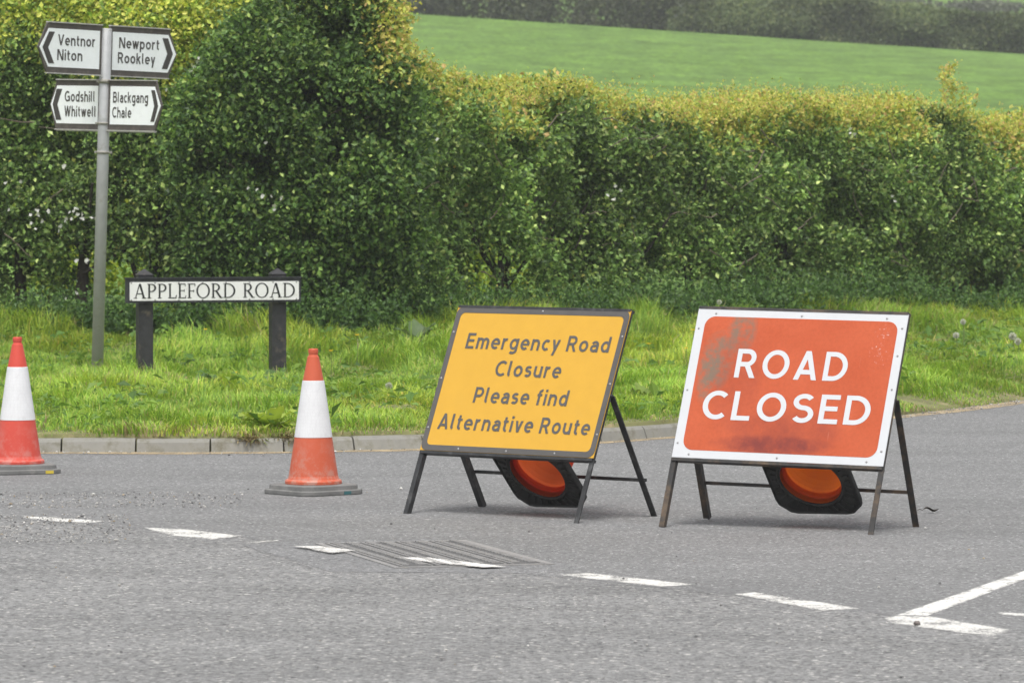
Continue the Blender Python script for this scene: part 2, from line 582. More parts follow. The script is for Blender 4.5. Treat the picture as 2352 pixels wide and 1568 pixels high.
def sweep(pts, w):
    """flat ribbon of width w along pts -> list of quads (as polygons)"""
    pts = [Vector((p[0], p[1])) for p in pts]
    closed = (pts[0] - pts[-1]).length < 1e-6
    n = len(pts)
    Ls, Rs = [], []
    for i in range(n):
        if closed:
            a, c = pts[(i - 1) % (n - 1)], pts[(i + 1) % (n - 1)] if i < n - 1 else pts[1]
        else:
            a, c = pts[max(i - 1, 0)], pts[min(i + 1, n - 1)]
        d1 = (pts[i] - a) if (pts[i] - a).length > 1e-6 else (c - pts[i])
        d2 = (c - pts[i]) if (c - pts[i]).length > 1e-6 else d1
        d1, d2 = d1.normalized(), d2.normalized()
        n1 = Vector((-d1.y, d1.x))
        n2 = Vector((-d2.y, d2.x))
        m_ = (n1 + n2)
        m_ = m_.normalized() if m_.length > 1e-4 else n1
        k = 1 / max(0.5, m_.dot(n1))
        Ls.append(pts[i] + m_ * (w / 2 * k))
        Rs.append(pts[i] - m_ * (w / 2 * k))
    return [[Rs[i], Rs[i + 1], Ls[i + 1], Ls[i]] for i in range(n - 1)]


W_ = 0.16


def S(*pts, w=None):
    p = []
    for q in pts:
        if isinstance(q, list): p += q
        else: p.append(q)
    c = [p[0]]
    for q in p[1:]:
        if abs(q[0] - c[-1][0]) + abs(q[1] - c[-1][1]) > 1e-5: c.append(q)
    return sweep(c, w or W_)


def D(x0, y0, x1, y1, w=None):
    w = w or W_
    hw = w * math.hypot(x1 - x0, y1 - y0) / abs(y1 - y0) / 2
    q = [Vector((x0 - hw, y0)), Vector((x0 + hw, y0)), Vector((x1 + hw, y1)), Vector((x1 - hw, y1))]
    if y1 < y0: q = [q[3], q[2], q[1], q[0]]
    return [q]


def full(cx, cy, rx, ry):
    return S(arc(cx, cy, rx, ry, 0, 360, 36))


SANS = {
 'A': (.77, [D(.09, 0, .385, 1), D(.68, 0, .385, 1), S((.2, .27), (.57, .27))]),
 'B': (.67, [S((.08, 0), (.08, 1)), S((.08, .92), (.36, .92), arc(.36, .725, .17, .195, 90, -90), (.08, .53)),
             S((.08, .53), (.38, .53), arc(.38, .305, .21, .225, 90, -90), (.08, .08))]),
 'C': (.74, [S(arc(.43, .5, .35, .42, 48, 312))]),
 'D': (.76, [S((.08, 0), (.08, 1)), S((.08, .92), (.30, .92), arc(.30, .5, .38, .42, 90, -90), (.08, .08))]),
 'E': (.58, [S((.08, 0), (.08, 1)), S((.08, .92), (.57, .92)), S((.08, .52), (.53, .52)), S((.08, .08), (.58, .08))]),
 'G': (.82, [S(arc(.43, .5, .35, .42, 48, 322)), S((.46, .46), (.74, .46), (.74, .05))]),
 'L': (.56, [S((.08, 0), (.08, 1)), S((.08, .08), (.56, .08))]),
 'N': (.74, [S((.08, 0), (.08, 1)), S((.66, 0), (.66, 1)), D(.12, 1, .62, 0)]),
 'O': (.88, [full(.44, .5, .36, .42)]),
 'P': (.64, [S((.08, 0), (.08, 1)), S((.08, .92), (.34, .92), arc(.34, .68, .22, .24, 90, -90), (.08, .44))]),
 'R': (.69, [S((.08, 0), (.08, 1)), S((.08, .92), (.35, .92), arc(.35, .695, .21, .225, 90, -90), (.08, .47)), D(.36, .47, .60, 0)]),
 'S': (.66, [S(arc(.34, .72, .24, .20, 32, 270), arc(.34, .30, .25, .22, 90, -148))]),
 'V': (.74, [D(.08, 1, .37, 0), D(.66, 1, .37, 0)]),
 'W': (1.0, [D(.08, 1, .29, 0), D(.5, 1, .29, 0), D(.5, 1, .71, 0), D(.92, 1, .71, 0)]),
 'F': (.55, [S((.08, 0), (.08, 1)), S((.08, .92), (.55, .92)), S((.08, .5), (.5, .5))]),
 'a': (.56, [S(arc(.29, .45, .19, .19, 155, 0), (.48, 0)), S((.48, .41), (.27, .41), arc(.26, .245, .18, .165, 90, 270), (.32, .08), (.48, .2))]),
 'c': (.52, [S(arc(.30, .36, .22, .28, 48, 312))]),
 'd': (.60, [full(.30, .36, .22, .28), S((.52, 0), (.52, 1))]),
 'e': (.60, [S(arc(.31, .36, .23, .28, 0, 312)), S((.1, .36), (.60, .36), w=.13)]),
 'f': (.38, [S((.17, 0), (.17, .78), arc(.33, .78, .16, .14, 180, 80)), S((.02, .64), (.36, .64), w=.14)]),
 'g': (.60, [full(.30, .36, .22, .28), S((.52, .72), (.52, -.05), arc(.30, -.05, .22, .15, 0, -140))]),
 'h': (.58, [S((.08, 0), (.08, 1)), S(arc(.29, .42, .21, .22, 180, 0), (.5, 0))]),
 'i': (.16, [S((.08, 0), (.08, .72)), S((.08, .84), (.08, 1))]),
 'k': (.57, [S((.08, 0), (.08, 1)), D(.14, .34, .44, .72), D(.24, .44, .47, 0)]),
 'l': (.25, [S((.08, 1), (.08, .2), arc(.2, .2, .12, .12, 180, 262))]),
 'm': (.88, [S((.08, 0), (.08, .72)), S(arc(.26, .44, .18, .20, 180, 0), (.44, 0)), S(arc(.62, .44, .18, .20, 180, 0), (.80, 0))]),
 'n': (.58, [S((.08, 0), (.08, .72)), S(arc(.29, .42, .21, .22, 180, 0), (.5, 0))]),
 'o': (.62, [full(.31, .36, .23, .28)]),
 'p': (.60, [S((.08, -.28), (.08, .72)), full(.30, .36, .22, .28)]),
 'r': (.40, [S((.08, 0), (.08, .72)), S(arc(.28, .40, .20, .24, 180, 72))]),
 's': (.47, [S(arc(.24, .51, .16, .13, 32, 270), arc(.24, .23, .165, .15, 90, -148))]),
 't': (.38, [S((.15, .92), (.15, .22), arc(.29, .22, .14, .14, 180, 282)), S((.02, .64), (.36, .64), w=.14)]),
 'u': (.58, [S((.08, .72), (.08, .30), arc(.29, .30, .21, .22, 180, 360)), S((.5, .72), (.5, 0))]),
 'v': (.54, [D(.08, .72, .27, 0), D(.46, .72, .27, 0)]),
 'w': (.78, [D(.08, .72, .235, 0), D(.39, .72, .235, 0), D(.39, .72, .545, 0), D(.70, .72, .545, 0)]),
 'y': (.55, [D(.08, .72, .29, .02), D(.47, .72, .19, -.28)]),
}


def ring(cx, cy, ao, bo, ai, bi, a0, a1, n=30):
    o = arc(cx, cy, ao, bo, a0, a1, n)
    i = arc(cx, cy, ai, bi, a0, a1, n)
    return [[Vector(o[k]), Vector(o[k + 1]), Vector(i[k + 1]), Vector(i[k])] for k in range(n)]


def srf(x0, x1, y):
    return S((x0, y), (x1, y), w=.05)


TK, TN = .125, .06
_stem = lambda x: [S((x, 0), (x, 1), w=TK), srf(x - .13, x + .15, .025), srf(x - .13, x + .12, .975)]
SERIF = {
 'A': (.86, [D(.12, 0, .41, 1, w=.07), D(.72, 0, .43, 1, w=.14), S((.22, .32), (.62, .32), w=.06), srf(0, .24, .025), srf(.58, .88, .025)]),
 'P': (.66, _stem(.15) + [ring(.30, .72, .34, .28, .21, .21, 90, -90), S((.15, .965), (.30, .965), w=.065), S((.15, .475), (.30, .475), w=.065)]),
 'L': (.62, _stem(.15) + [S((.15, .03), (.60, .03), w=.06), D(.555, .03, .60, .22, w=.06)]),
 'E': (.60, _stem(.15) + [S((.15, .03), (.58, .03), w=.06), S((.15, .97), (.55, .97), w=.06), S((.15, .52), (.48, .52), w=.055),
                          D(.54, .03, .58, .2, w=.05), D(.53, .82, .53, .99, w=.05), D(.46, .43, .46, .61, w=.045)]),
 'F': (.56, _stem(.15) + [S((.15, .97), (.56, .97), w=.06), S((.15, .5), (.48, .5), w=.055), D(.54, .8, .54, .99, w=.05), D(.46, .41, .46, .59, w=.045)]),
 'O': (.98, [ring(.49, .5, .48, .52, .355, .455, 0, 360, 44)]),
 'R': (.78, _stem(.15) + [ring(.30, .73, .33, .27, .20, .205, 90, -90), S((.15, .968), (.30, .968), w=.062), S((.15, .49), (.30, .49), w=.062),
                          D(.36, .48, .70, 0, w=.125), srf(.62, .84, .025)]),
 'D': (.88, _stem(.15) + [ring(.30, .5, .56, .5, .43, .435, 90, -90), S((.15, .968), (.30, .968), w=.064), S((.15, .032), (.30, .032), w=.064)]),
}


def lettering(parent, mat, text, x0, x1, base, cap, font=SANS, gap=.12, space=.36, z=0.0, mtx=None):
    """write text between x0 and x1 on baseline base with capital height cap, one mesh per word"""
    x = 0.0
    items = []
    for ch in text:
        if ch == ' ':
            x += space - gap
            items.append(None)
            continue
        wd, st = font[ch]
        items.append((x, st))
        x += wd + gap
    tot = x - gap
    sx = (x1 - x0) / tot
    mb = MB()
    for it in items + [None]:
        if it is None:
            mb.m = Matrix.Identity(4)
            mb.build("lettering", mat, parent)
            mb = MB()
            continue
        mb.m = mtx or Matrix.Identity(4)
        xo, st = it
        for k, polys in enumerate(st):
            zz = z + 0.00018 * k
            # weld one stroke
            for q in polys:
                mb.add([(x0 + (xo + p[0]) * sx, base + p[1] * cap, zz) for p in q], [tuple(range(len(q)))])


def rrect(x0, y0, x1, y1, r, n=6):
    p = []
    for cx, cy, a in ((x1 - r, y1 - r, 0), (x0 + r, y1 - r, 90), (x0 + r, y0 + r, 180), (x1 - r, y0 + r, 270)):
        p += arc(cx, cy, r, r, a, a + 90, n)
    return p


def rect_like(x0, y0, x1, y1, n=6):
    """rectangle with the same point count as rrect"""
    p = []
    for cx, cy in ((x1, y1), (x0, y1), (x0, y0), (x1, y0)):
        p += [(cx, cy)] * (n + 1)
    return p


# ------------------------------------------------------------------ the ground: kerb line, verge, roads, field
KX = np.array([-30, -6, -2.9, -1.5, -.47, .61, 1.01, 2.73, 3.79, 5.0, 6.3, 8.0, 11.0])
KD = np.array([29.6, 29.4, 29.3, 29.3, 29.7, 30.5, 31.0, 33.7, 35.9, 38.6, 42.0, 47.0, 58.0])


def kerb_d(x):
    return np.interp(x, KX, KD)


def verge_z(x, y):
    v = np.maximum(np.asarray(y) - kerb_d(x), 0)
    e = np.interp(x, [1.6, 3.2], [0.105, 0.0])
    return e * 1.0 + (0.105 - e) * np.clip(v / 1.6, 0, 1) + np.interp(v, [0, 1, 7.5, 13, 22], [0, .003, .03, .23, .34])


def grid_sheet(name, xs, ys, zf, mat, smooth=True):
    X, Y = np.meshgrid(xs, ys)
    Z = zf(X, Y)
    V = np.stack([X.ravel(), Y.ravel(), Z.ravel()], 1)
    nx, ny = len(xs), len(ys)
    i = (np.arange(ny - 1)[:, None] * nx + np.arange(nx - 1)[None]).ravel()
    return fast_mesh(name, V, [np.stack([i, i + 1, i + nx + 1, i + nx], 1)], mat, smooth=smooth)


o = grid_sheet("ground", np.linspace(-600, 600, 13), np.linspace(-100, 900, 11), lambda X, Y: X * 0 - 0.06, M['soil'])
tag(o, kind='structure')
mb = MB()
mb.add([(-40, -20, 0), (40, -20, 0), (40, 60, 0), (-40, 60, 0)], [(0, 1, 2, 3)])
tag(mb.build("road", M['road']), kind='structure')

# the finer surface of the closed side road, meeting the main road along the give-way line
seam = [(-900, 1140), (-300, 1168), (50, 1192), (330, 1213), (560, 1233), (760, 1262), (1060, 1304), (1290, 1325), (1680, 1366), (2040, 1413), (2330, 1452), (2700, 1500), (3400, 1590)]
mb = MB()
sp = [G(*p, 0.0006) for p in seam]
far = [Vector((26, 60, .0006)), Vector((-26, 60, .0006))]
sp[0] = Vector((-26, sp[1].y + 3, .0006))
mb.add(sp + far, [tuple(range(len(sp) + 2))])
tag(mb.build("side_road", M['side']), kind='structure')
mb = MB()
pp = [G(x_, y_, .0010) for x_, y_ in ((560, 1252), (700, 1240), (1000, 1236), (1345, 1304), (1235, 1316), (760, 1312))]
mb.add(pp, [tuple(range(len(pp)))])
tag(mb.build("road_patch", M['patch']), kind='structure')
# dark seam where the two surfaces meet
mb = MB()
for (a, b, w) in (((255, 1199), (330, 1208), .014), ((1600, 1345), (1690, 1362), .014), ((1985, 1400), (2040, 1411), .016), ((580, 1258), (625, 1275), .008), ((680, 1292), (720, 1304), .008)):
    p, q = G(*a, .0013), G(*b, .0013)
    d = (q - p).normalized()
    s = Vector((-d.y, d.x, 0)) * w
    k = 7
    L_, R_ = [], []
    for i in range(k + 1):
        c_ = p.lerp(q, i / k) + s * random.uniform(-.8, .8)
        ww = random.uniform(.35, 1.0)
        L_.append(c_ + s * ww)
        R_.append(c_ - s * ww)
    mb.add(L_ + R_[::-1], [(i, 2 * k + 1 - i, 2 * k - i, i + 1) for i in range(k)])
tag(mb.build("road_seam", M['crack']), kind='structure')

# verge (grass bank) and the field beyond
xs = np.concatenate([np.linspace(-30, -8, 8), np.linspace(-7.5, 14, 80)])
vv = np.concatenate([[0.085, .1], np.linspace(.3, 26, 40)])
X, Vv = np.meshgrid(xs, vv)
Y = kerb_d(X) + Vv
Z = verge_z(X, Y)
Z[0] = -0.02
Z += (noise3(np.stack([X.ravel(), Y.ravel(), X.ravel() * 0], 1), 1.2, 5).reshape(X.shape) - .5) * .05 * np.clip(Vv, 0, 1)
nx = len(xs)
i = (np.arange(len(vv) - 1)[:, None] * nx + np.arange(nx - 1)[None]).ravel()
tag(fast_mesh("verge", np.stack([X.ravel(), Y.ravel(), Z.ravel()], 1), [np.stack([i, i + 1, i + nx + 1, i + nx], 1)], M['soil'], smooth=True), kind='structure')


def field_z(X, Y):
    crest = 8.2 - 0.0657 * (X + 4.77)
    t = np.clip((Y - 47) / 153.0, 0, 1.0)
    return 0.42 + (crest - 0.42) * (t * 0.85 + 0.15 * t * t)


def fz(X, Y):
    b = np.clip((Y - 46.0) / 14.0, 0, 1)
    return field_z(X, Y)


# field sheet starts behind the hedge line
fx = np.linspace(-70, 80, 61)
ft = np.linspace(0, 1, 50)
X, T = np.meshgrid(fx, ft)
y0 = np.where(X < -0.5, 44.6, 44.6 + (X + .5) * 1.25)
y0 = np.minimum(y0, 110)
Y = y0 + (204 - y0) * T
Z = field_z(X, Y)
nx = len(fx)
i = (np.arange(len(ft) - 1)[:, None] * nx + np.arange(nx - 1)[None]).ravel()
tag(fast_mesh("field", np.stack([X.ravel(), Y.ravel(), Z.ravel()], 1), [np.stack([i, i + 1, i + nx + 1, i + nx], 1)], M['field'], smooth=True), kind='structure')


def hill_z(X, Y):
    return 7.0 - 0.045 * (X + 4.77) * np.clip(1 - (Y - 204) / 150, 0, 1) + (Y - 204) * 0.052


tag(grid_sheet("hill", np.linspace(-160, 200, 20), np.linspace(203, 620, 25), hill_z, M['field']), kind='structure')

# kerb: half-length stones with open joints, as one edging
mb = MB()
ts = np.linspace(-6, 1.9, 4000)
ks = kerb_d(ts)
sl_ = np.concatenate([[0], np.cumsum(np.hypot(np.diff(ts), np.diff(ks)))])
s = 0.13
while s < sl_[-1] - .5:
    pts = []
    for q in (s + .006, s + .444):
        x = np.interp(q, sl_, ts)
        pts.append((x, float(kerb_d(x))))
    (xa, ya), (xb, yb) = pts
    d = Vector((xb - xa, yb - ya, 0)).normalized()
    nrm_ = Vector((-d.y, d.x, 0))
    j = random.uniform(-.006, .006)
    prof = [(-.02, -.05), (-.012, .0), (.012 + j, .062), (.030 + j, .080), (.12, .084), (.12, -.05)]
    vsA = [Vector((xa, ya, 0)) + nrm_ * a + Vector((0, 0, b + j * .4)) for a, b in prof]
    vsB = [Vector((xb, yb, 0)) + nrm_ * a + Vector((0, 0, b + j * .4)) for a, b in prof]
    n = len(prof)
    mb.add(vsA + vsB, [(k, k + 1, n + k + 1, n + k) for k in range(n - 1)] + [tuple(range(n - 1, -1, -1)), tuple(range(n, 2 * n))])
    s += .45
tag(mb.build("kerb", M['kerb']), kind='structure')

# pale silt washed along the gutter, and the broken gravelly edge where the kerb ends
mb = MB()
xs_ = np.linspace(-6, 6.5, 90)
w_ = np.where(xs_ < 1.9, .18, np.minimum(.18 + (xs_ - 1.9) * .15, .35))
w_ = w_ * (0.8 + .4 * np.sin(xs_ * 2.3) ** 2)
A_ = [(x, float(kerb_d(x)) - float(w), .003) for x, w in zip(xs_, w_)]
B_ = [(x, float(kerb_d(x)) + .05, .003) for x in xs_]
n = len(xs_)
mb.add(A_ + B_, [(k, k + 1, n + k + 1, n + k) for k in range(n - 1)])
tag(mb.build("gutter_silt", M['silt']), kind='structure')

# painted give-way dashes and edge line
marks = [
    ([(56, 1184.5), (130, 1187), (241, 1196), (205, 1201), (120, 1196), (50, 1189)], 'paint_thin'),
    ([(330, 1210.5), (420, 1214), (559, 1229.5), (490, 1238), (385, 1228)], 'paint_thin'),
    ([(564, 1244), (636, 1239), (641, 1240.5), (590, 1246)], 'paint'),
    ([(672, 1253), (735, 1253), (820, 1263), (764, 1270)], 'paint_thin'),
    ([(905, 1279), (985, 1279), (1164, 1300), (1110, 1302), (1010, 1293)], 'paint'),
    ([(1279, 1319), (1352, 1314.5), (1598, 1341), (1518, 1346.5)], 'paint_thin'),
    ([(1686, 1363), (1734, 1359), (1977, 1396), (1888, 1401.5)], 'paint_thin'),
    ([(2029, 1419), (2061, 1412), (2135, 1414), (2325, 1446), (2278, 1461), (2050, 1430)], 'paint_thin'),
    ([(2061, 1411), (2352, 1310), (2700, 1195), (2720, 1210), (2352, 1330), (2130, 1413)], 'paint'),
    ([(2288, 1404), (2420, 1412), (2420, 1420), (2300, 1410)], 'paint_thin'),
]
for poly, mt in marks:
    mb = MB()
    over = poly[0][0] in (672, 905)
    zz = .0098 if over else .0014
    if poly[0][0] == 2061: zz = .0017
    mb.add([G(x, y, zz) for x, y in poly], [tuple(range(len(poly)))])
    ob = mb.build("road_marking", M[mt])
    b_ = bmesh.new(); b_.from_mesh(ob.data)
    n0 = len(b_.verts)
    bmesh.ops.inset_individual(b_, faces=b_.faces[:], thickness=.032, use_even_offset=True)
    bmesh.ops.triangulate(b_, faces=b_.faces[:])
    b_.verts.ensure_lookup_table()
    b_.to_mesh(ob.data); b_.free()
    at_ = ob.data.attributes.new("edge", 'FLOAT', 'POINT')
    orig = {(round(x, 4), round(y, 4)) for x, y, z in mb.v}
    for k_, v_ in enumerate(ob.data.vertices):
        at_.data[k_].value = 1.0 if (round(v_.co.x, 4), round(v_.co.y, 4)) in orig else 0.0
    tag(ob, kind='structure')

# ------------------------------------------------------------------ inspection cover in the road
ca, cb, cc, cd = G(738, 1247), G(1055, 1243), G(1302, 1298.5), G(880, 1303)
ctr = (ca + cb + cc + cd) / 4
long_ = ((cc - cb) + (cd - ca)) / 2
wid_ = ((cb - ca) + (cc - cd)) / 2
CL, CW = long_.length, wid_.length
rz = math.atan2(long_.y, long_.x)
cov = thing("inspection_cover", "long ribbed cast iron inspection cover set in the road under the white dashes", "cover", (ctr.x, ctr.y, 0.001), rz)
mb = MB()
mb.ringprism(rect_like(-CL / 2, -CW / 2, CL / 2, CW / 2, 0), rect_like(-CL / 2 + .03, -CW / 2 + .03, CL / 2 - .03, CW / 2 - .03, 0), -.05, .0045)
mb.build("frame", M['iron'], cov)
nP = 4
pl = (CW - .06) / nP
for k in range(nP):
    y0_ = -CW / 2 + .03 + k * pl + .004
    y1_ = y0_ + pl - .008
    mb = MB()
    mb.box((0, (y0_ + y1_) / 2, -.021), (CL - .07, y1_ - y0_, .05))
    pan = mb.build("cover_panel", M['iron_dark'], cov)
    mb = MB()
    for e in (0, 1):
        yy = y0_ + .012 if e == 0 else y1_ - .012
        mb.box((0, yy, .0055), (CL - .08, .010, .004))
        x = -CL / 2 + .07
        yy = y0_ + .042 if e == 0 else y1_ - .042
        while x < CL / 2 - .06:
            mb.box((x, yy, .0065), (.030, .034, .006))
            x += .052
    mb.build("tread", M['iron'], pan)

# ------------------------------------------------------------------ leaves, hedges and bushes
def leaf_faces(P, dirs, norms, size, wid=0.62, fold=0.25):
    """one folded kite per leaf -> V, F"""
    n = len(P)
    d = nrm(dirs)
    u = nrm(np.cross(norms, d))
    w = nrm(np.cross(d, u))
    s = size[:, None]
    v0 = P
    v1 = P + d * s * .55 + u * s * wid * .5 + w * s * fold * .5
    v2 = P + d * s
    v3 = P + d * s * .55 - u * s * wid * .5 + w * s * fold * .5
    V = np.stack([v0, v1, v2, v3], 1).reshape(-1, 3)
    return V, np.arange(n * 4).reshape(-1, 4)


def sprays(Cn, out, K, rad, size, up=0.45, seed=1):
    r = np.random.default_rng(seed)
    n = len(Cn)
    off = r.normal(0, 1, (n, K, 3)) * np.array(rad)
    P = (Cn[:, None] + off).reshape(-1, 3)
    o = np.repeat(out, K, 0)
    d = nrm(o * .5 + r.normal(0, .8, (n * K, 3)) + np.array([0, 0, -.1]))
    nn = nrm(o * .55 + np.array([0, 0, up]) + r.normal(0, .5, (n * K, 3)))
    s = size * r.uniform(.45, 1.2, n * K)
    return P, d, nn, s


def pal(n, r, cols, wts):
    k = r.choice(len(cols), n, p=np.array(wts) / np.sum(wts))
    c = np.array(cols)[k]
    return c * r.uniform(.75, 1.25, (n, 1))


DARK = [(.078, .135, .042), (.15, .25, .066), (.26, .385, .105), (.48, .58, .20)]
NEWG = [(.62, .60, .14), (.52, .58, .12), (.66, .58, .16), (.58, .40, .17), (.30, .42, .09)]


def line_frame(A, B):
    A, B = np.array(A, float), np.array(B, float)
    L = np.linalg.norm(B - A)
    d = (B - A) / L
    n = np.array([d[1], -d[0]])          # towards the camera when A is left of B
    return A, d, n, L


def hedge_foliage(name, A, B, zt, th, nspray, seed, parent, newdepth=.35, zb=.25, leaf=.058, gaps=(), face_noise=.15, core=0.2, newcol=None, dark=None, zbias=None, hole=.36):
    r = np.random.default_rng(seed)
    A, d, n, L = line_frame(A, B)
    pts, outs = [], []
    need = nspray
    while need > 0:
        m = need * 5
        t = r.uniform(0, L, m)
        P2 = A[None] + d[None] * t[:, None]
        g = verge_z(P2[:, 0], P2[:, 1])
        top = zt(t) + (noise3(np.stack([t, t * 0, t * 0], 1), 1.6, seed) - .5) * .2
        z = g + zb + (top - g - zb) * r.uniform(0, 1, m) ** .92
        u = r.uniform(0, th, m)
        fo = (noise3(np.stack([t, z, t * 0], 1), 1.5, seed + 1) - .5) * 2 * face_noise + (noise3(np.stack([t, z, t * 0], 1), 4.0, seed + 2) - .5) * face_noise * .9
        # the face leans back a little near the top and is rounded at the shoulder
        sh = np.clip((z - (top - .45)) / .45, 0, 1)
        fo = fo - sh ** 2 * .28
        dtop = top - z
        pf = np.exp(-u / .13)
        pt = np.exp(-np.maximum(dtop, 0) / .12)
        pb = np.exp(-(th - u) / .13) * .5
        p = np.maximum(np.maximum(pf, pt), np.maximum(pb, core))
        P3 = np.stack([P2[:, 0], P2[:, 1], z], 1)
        P3[:, :2] += n[None] * (fo - u)[:, None]
        hl = noise3(P3, 3.2, seed + 3)
        p = p * np.clip((hl - hole) * 8, 0.03, 1)
        for (x0, x1, z0, z1, kp) in gaps:
            inside = (P3[:, 0] > x0) & (P3[:, 0] < x1) & (z > z0) & (z < z1)
            p = np.where(inside, p * kp, p)
        ok = r.uniform(0, 1, m) < p
        P3, sh, u, dtop = P3[ok], sh[ok], u[ok], dtop[ok]
        tw = np.clip(1 - dtop / .4, 0, 1)
        o = np.zeros_like(P3)
        o[:, :2] = n[None] * (1 - tw)[:, None]
        o[:, 2] = .25 + tw
        pts.append(np.concatenate([P3, dtop[:, None], u[:, None]], 1))
        outs.append(nrm(o))
        need -= len(P3)
    pts = np.concatenate(pts)[:nspray]
    outs = np.concatenate(outs)[:nspray]
    K = 12
    P, dd, nn, s = sprays(pts[:, :3], outs, K, (.065, .065, .05), leaf, seed=seed + 9)
    dt = np.repeat(pts[:, 3], K)
    pn = np.repeat(noise3(pts[:, :3], 1.4, seed + 5), K)
    col = pal(len(P), r, dark or DARK, (3, 4, 3, 1.2))
    tone = np.repeat(r.uniform(.55, 1.5, len(pts)), K) * (0.70 + .85 * pn)
    col = col * tone[:, None]
    nc = pal(len(P), r, newcol or NEWG, (4, 3, 3, 1.5, 3))
    isnew = r.uniform(0, 1, len(P)) < np.clip((newdepth - dt + (pn - .5) * .6 + .03) / .45, 0, .88)
    col = np.where(isnew[:, None], nc, col)
    stray = r.uniform(0, 1, len(P)) < .006
    col = np.where(stray[:, None], nc * .9, col)
    V, Fq = leaf_faces(P, dd, nn, s)
    return fast_mesh(name, V, [Fq], M['leaf'], np.repeat(col, 4, 0), parent)


def shoots(name, bases, hts, seed, parent, cols=NEWG, leaf=.036, lean=.25, wts=(4, 3, 3, 2, 2), per=22.0):
    r = np.random.default_rng(seed)
    Ps, Ds, Ns, Ss, Cs = [], [], [], [], []
    K = 12
    n = len(bases)
    ln = r.normal(0, lean, (n, 3))
    ln[:, 2] = 1
    ln = nrm(ln)
    tt = np.linspace(.1, 1, K)
    P = bases[:, None] + ln[:, None] * (hts[:, None] * tt[None])[..., None]
    P = P + r.normal(0, .012, P.shape)
    P = P.reshape(-1, 3)
    dd = nrm(np.repeat(ln, K, 0) * .5 + r.normal(0, .7, (n * K, 3)))
    nn = nrm(r.normal(0, .6, (n * K, 3)) + np.array([0, -.3, .7]))
    s = leaf * r.uniform(.6, 1.2, n * K) * np.tile(1.15 - .5 * tt, n)
    col = pal(n * K, r, cols, wts)
    V, Fq = leaf_faces(P, dd, nn, s)
    return fast_mesh(name, V, [Fq], M['leaf'], np.repeat(col, 4, 0), parent)


def trunks(parent, spots, hmin=.9, hmax=1.5, rr=(.03, .06)):
    for (x, y) in spots:
        mb = MB()
        z0 = float(verge_z(x, y)) - .05
        h = random.uniform(hmin, hmax)
        r0 = random.uniform(*rr)
        lx, ly = random.uniform(-.12, .12), random.uniform(-.1, .1)
        pts = [(x + lx * k / 4 + random.uniform(-.02, .02), y + ly * k / 4, z0 + h * k / 4) for k in range(5)]
        mb.tube(pts, [r0 * (1.15 - .17 * k) for k in range(5)], 8)
        for q in range(3):
            a = random.uniform(0, 6.28)
            b0 = Vector(pts[2 + q % 2])
            mb.tube([b0, b0 + Vector((math.cos(a) * .2, math.sin(a) * .2, .22)), b0 + Vector((math.cos(a) * .45, math.sin(a) * .4, .6))],
                    [r0 * .5, r0 * .35, r0 * .2], 6)
        mb.build("trunk", M['bark'], parent)


def twigs(parent, A, B, n_, seed, zlo, zhi):
    r = random.Random(seed)
    A, d, nn, L = line_frame(A, B)
    mb = MB()
    for k in range(n_):
        t = r.uniform(0, L)
        x, y = A + d * t + nn * r.uniform(.0, .14)
        z = r.uniform(zlo, zhi)
        p = Vector((x, y, z))
        a = r.uniform(-.5, .6)
        q = [p]
        for s_ in range(4):
            a += r.uniform(-.35, .35)
            st = r.uniform(.05, .12)
            sg = 1 if k % 2 else -1
            q.append(q[-1] + Vector((d[0] * sg * math.cos(a) * st, d[1] * sg * math.cos(a) * st - .01, math.sin(a) * st)))
        mb = MB()
        mb.tube(q, [.007, .006, .005, .004, .002], 5)
        mb.build("twig", M['twig'], parent)


def blossoms(parent, spots, seed):
    """clusters of small white five-petalled flowers"""
    r = np.random.default_rng(seed)
    P, Dv, Nv, Sv = [], [], [], []
    for (c, n_, rad) in spots:
        for k in range(n_):
            p = np.array(c) + r.normal(0, 1, 3) * np.array([rad, rad * .4, rad * .7])
            nn_ = nrm(np.array([r.normal(0, .8), -1, .5 + r.normal(0, .7)]))
            a = nrm(np.cross(nn_, [0.1, .2, 1]))
            b = np.cross(nn_, a)
            for q in range(5):
                an = q * 2 * math.pi / 5 + k
                P.append(p); Dv.append(a * math.cos(an) + b * math.sin(an) + nn_ * .15); Nv.append(nn_); Sv.append(.021 * r.uniform(.5, 1.25))
    P, Dv, Nv, Sv = np.array(P), np.array(Dv), np.array(Nv), np.array(Sv)
    V, Fq = leaf_faces(P, Dv, Nv, Sv, .9, .1)
    col = np.full((len(V), 3), .72) * np.array([1, 1, .96])
    fast_mesh("blossom", V, [Fq], M['leaf'], col, parent)


# right-hand clipped hedge receding along the side road
HA, HB = (-1.2, 42.0), (7.2, 52.4)
h1 = thing("clipped_hedge", "long clipped green hedge with yellow and bronze new growth behind the two road signs", "hedge")
ztop = lambda t: 2.47 - .020 * t + .06 * np.exp(-t / 2.0) + .05 * np.sin(t * .9 + .5) + .05 * np.sin(t * 2.3)
hedge_foliage("foliage", HA, HB, ztop, 1.3, 29000, 21, h1, newdepth=.33, zb=.28,
              gaps=((-.42, -.10, .1, .98, .06), (-.06, .26, .1, .95, .10), (.5, .85, .1, .82, .2), (-1.0, -.7, .1, .75, .3), (1.2, 1.9, .1, .85, .25), (2.6, 3.4, .1, .8, .3), (4.2, 4.8, .1, .9, .3)))
A_, d_, n_, L_ = line_frame(HA, HB)
r = np.random.default_rng(5)
t_ = r.uniform(0, L_, 2600)
P2 = A_[None] + d_[None] * t_[:, None] + n_[None] * (-r.uniform(.05, 1.25, 2600))[:, None]
tp = ztop(t_) + (noise3(np.stack([t_, t_ * 0, t_ * 0], 1), 1.6, 21) - .5) * .2
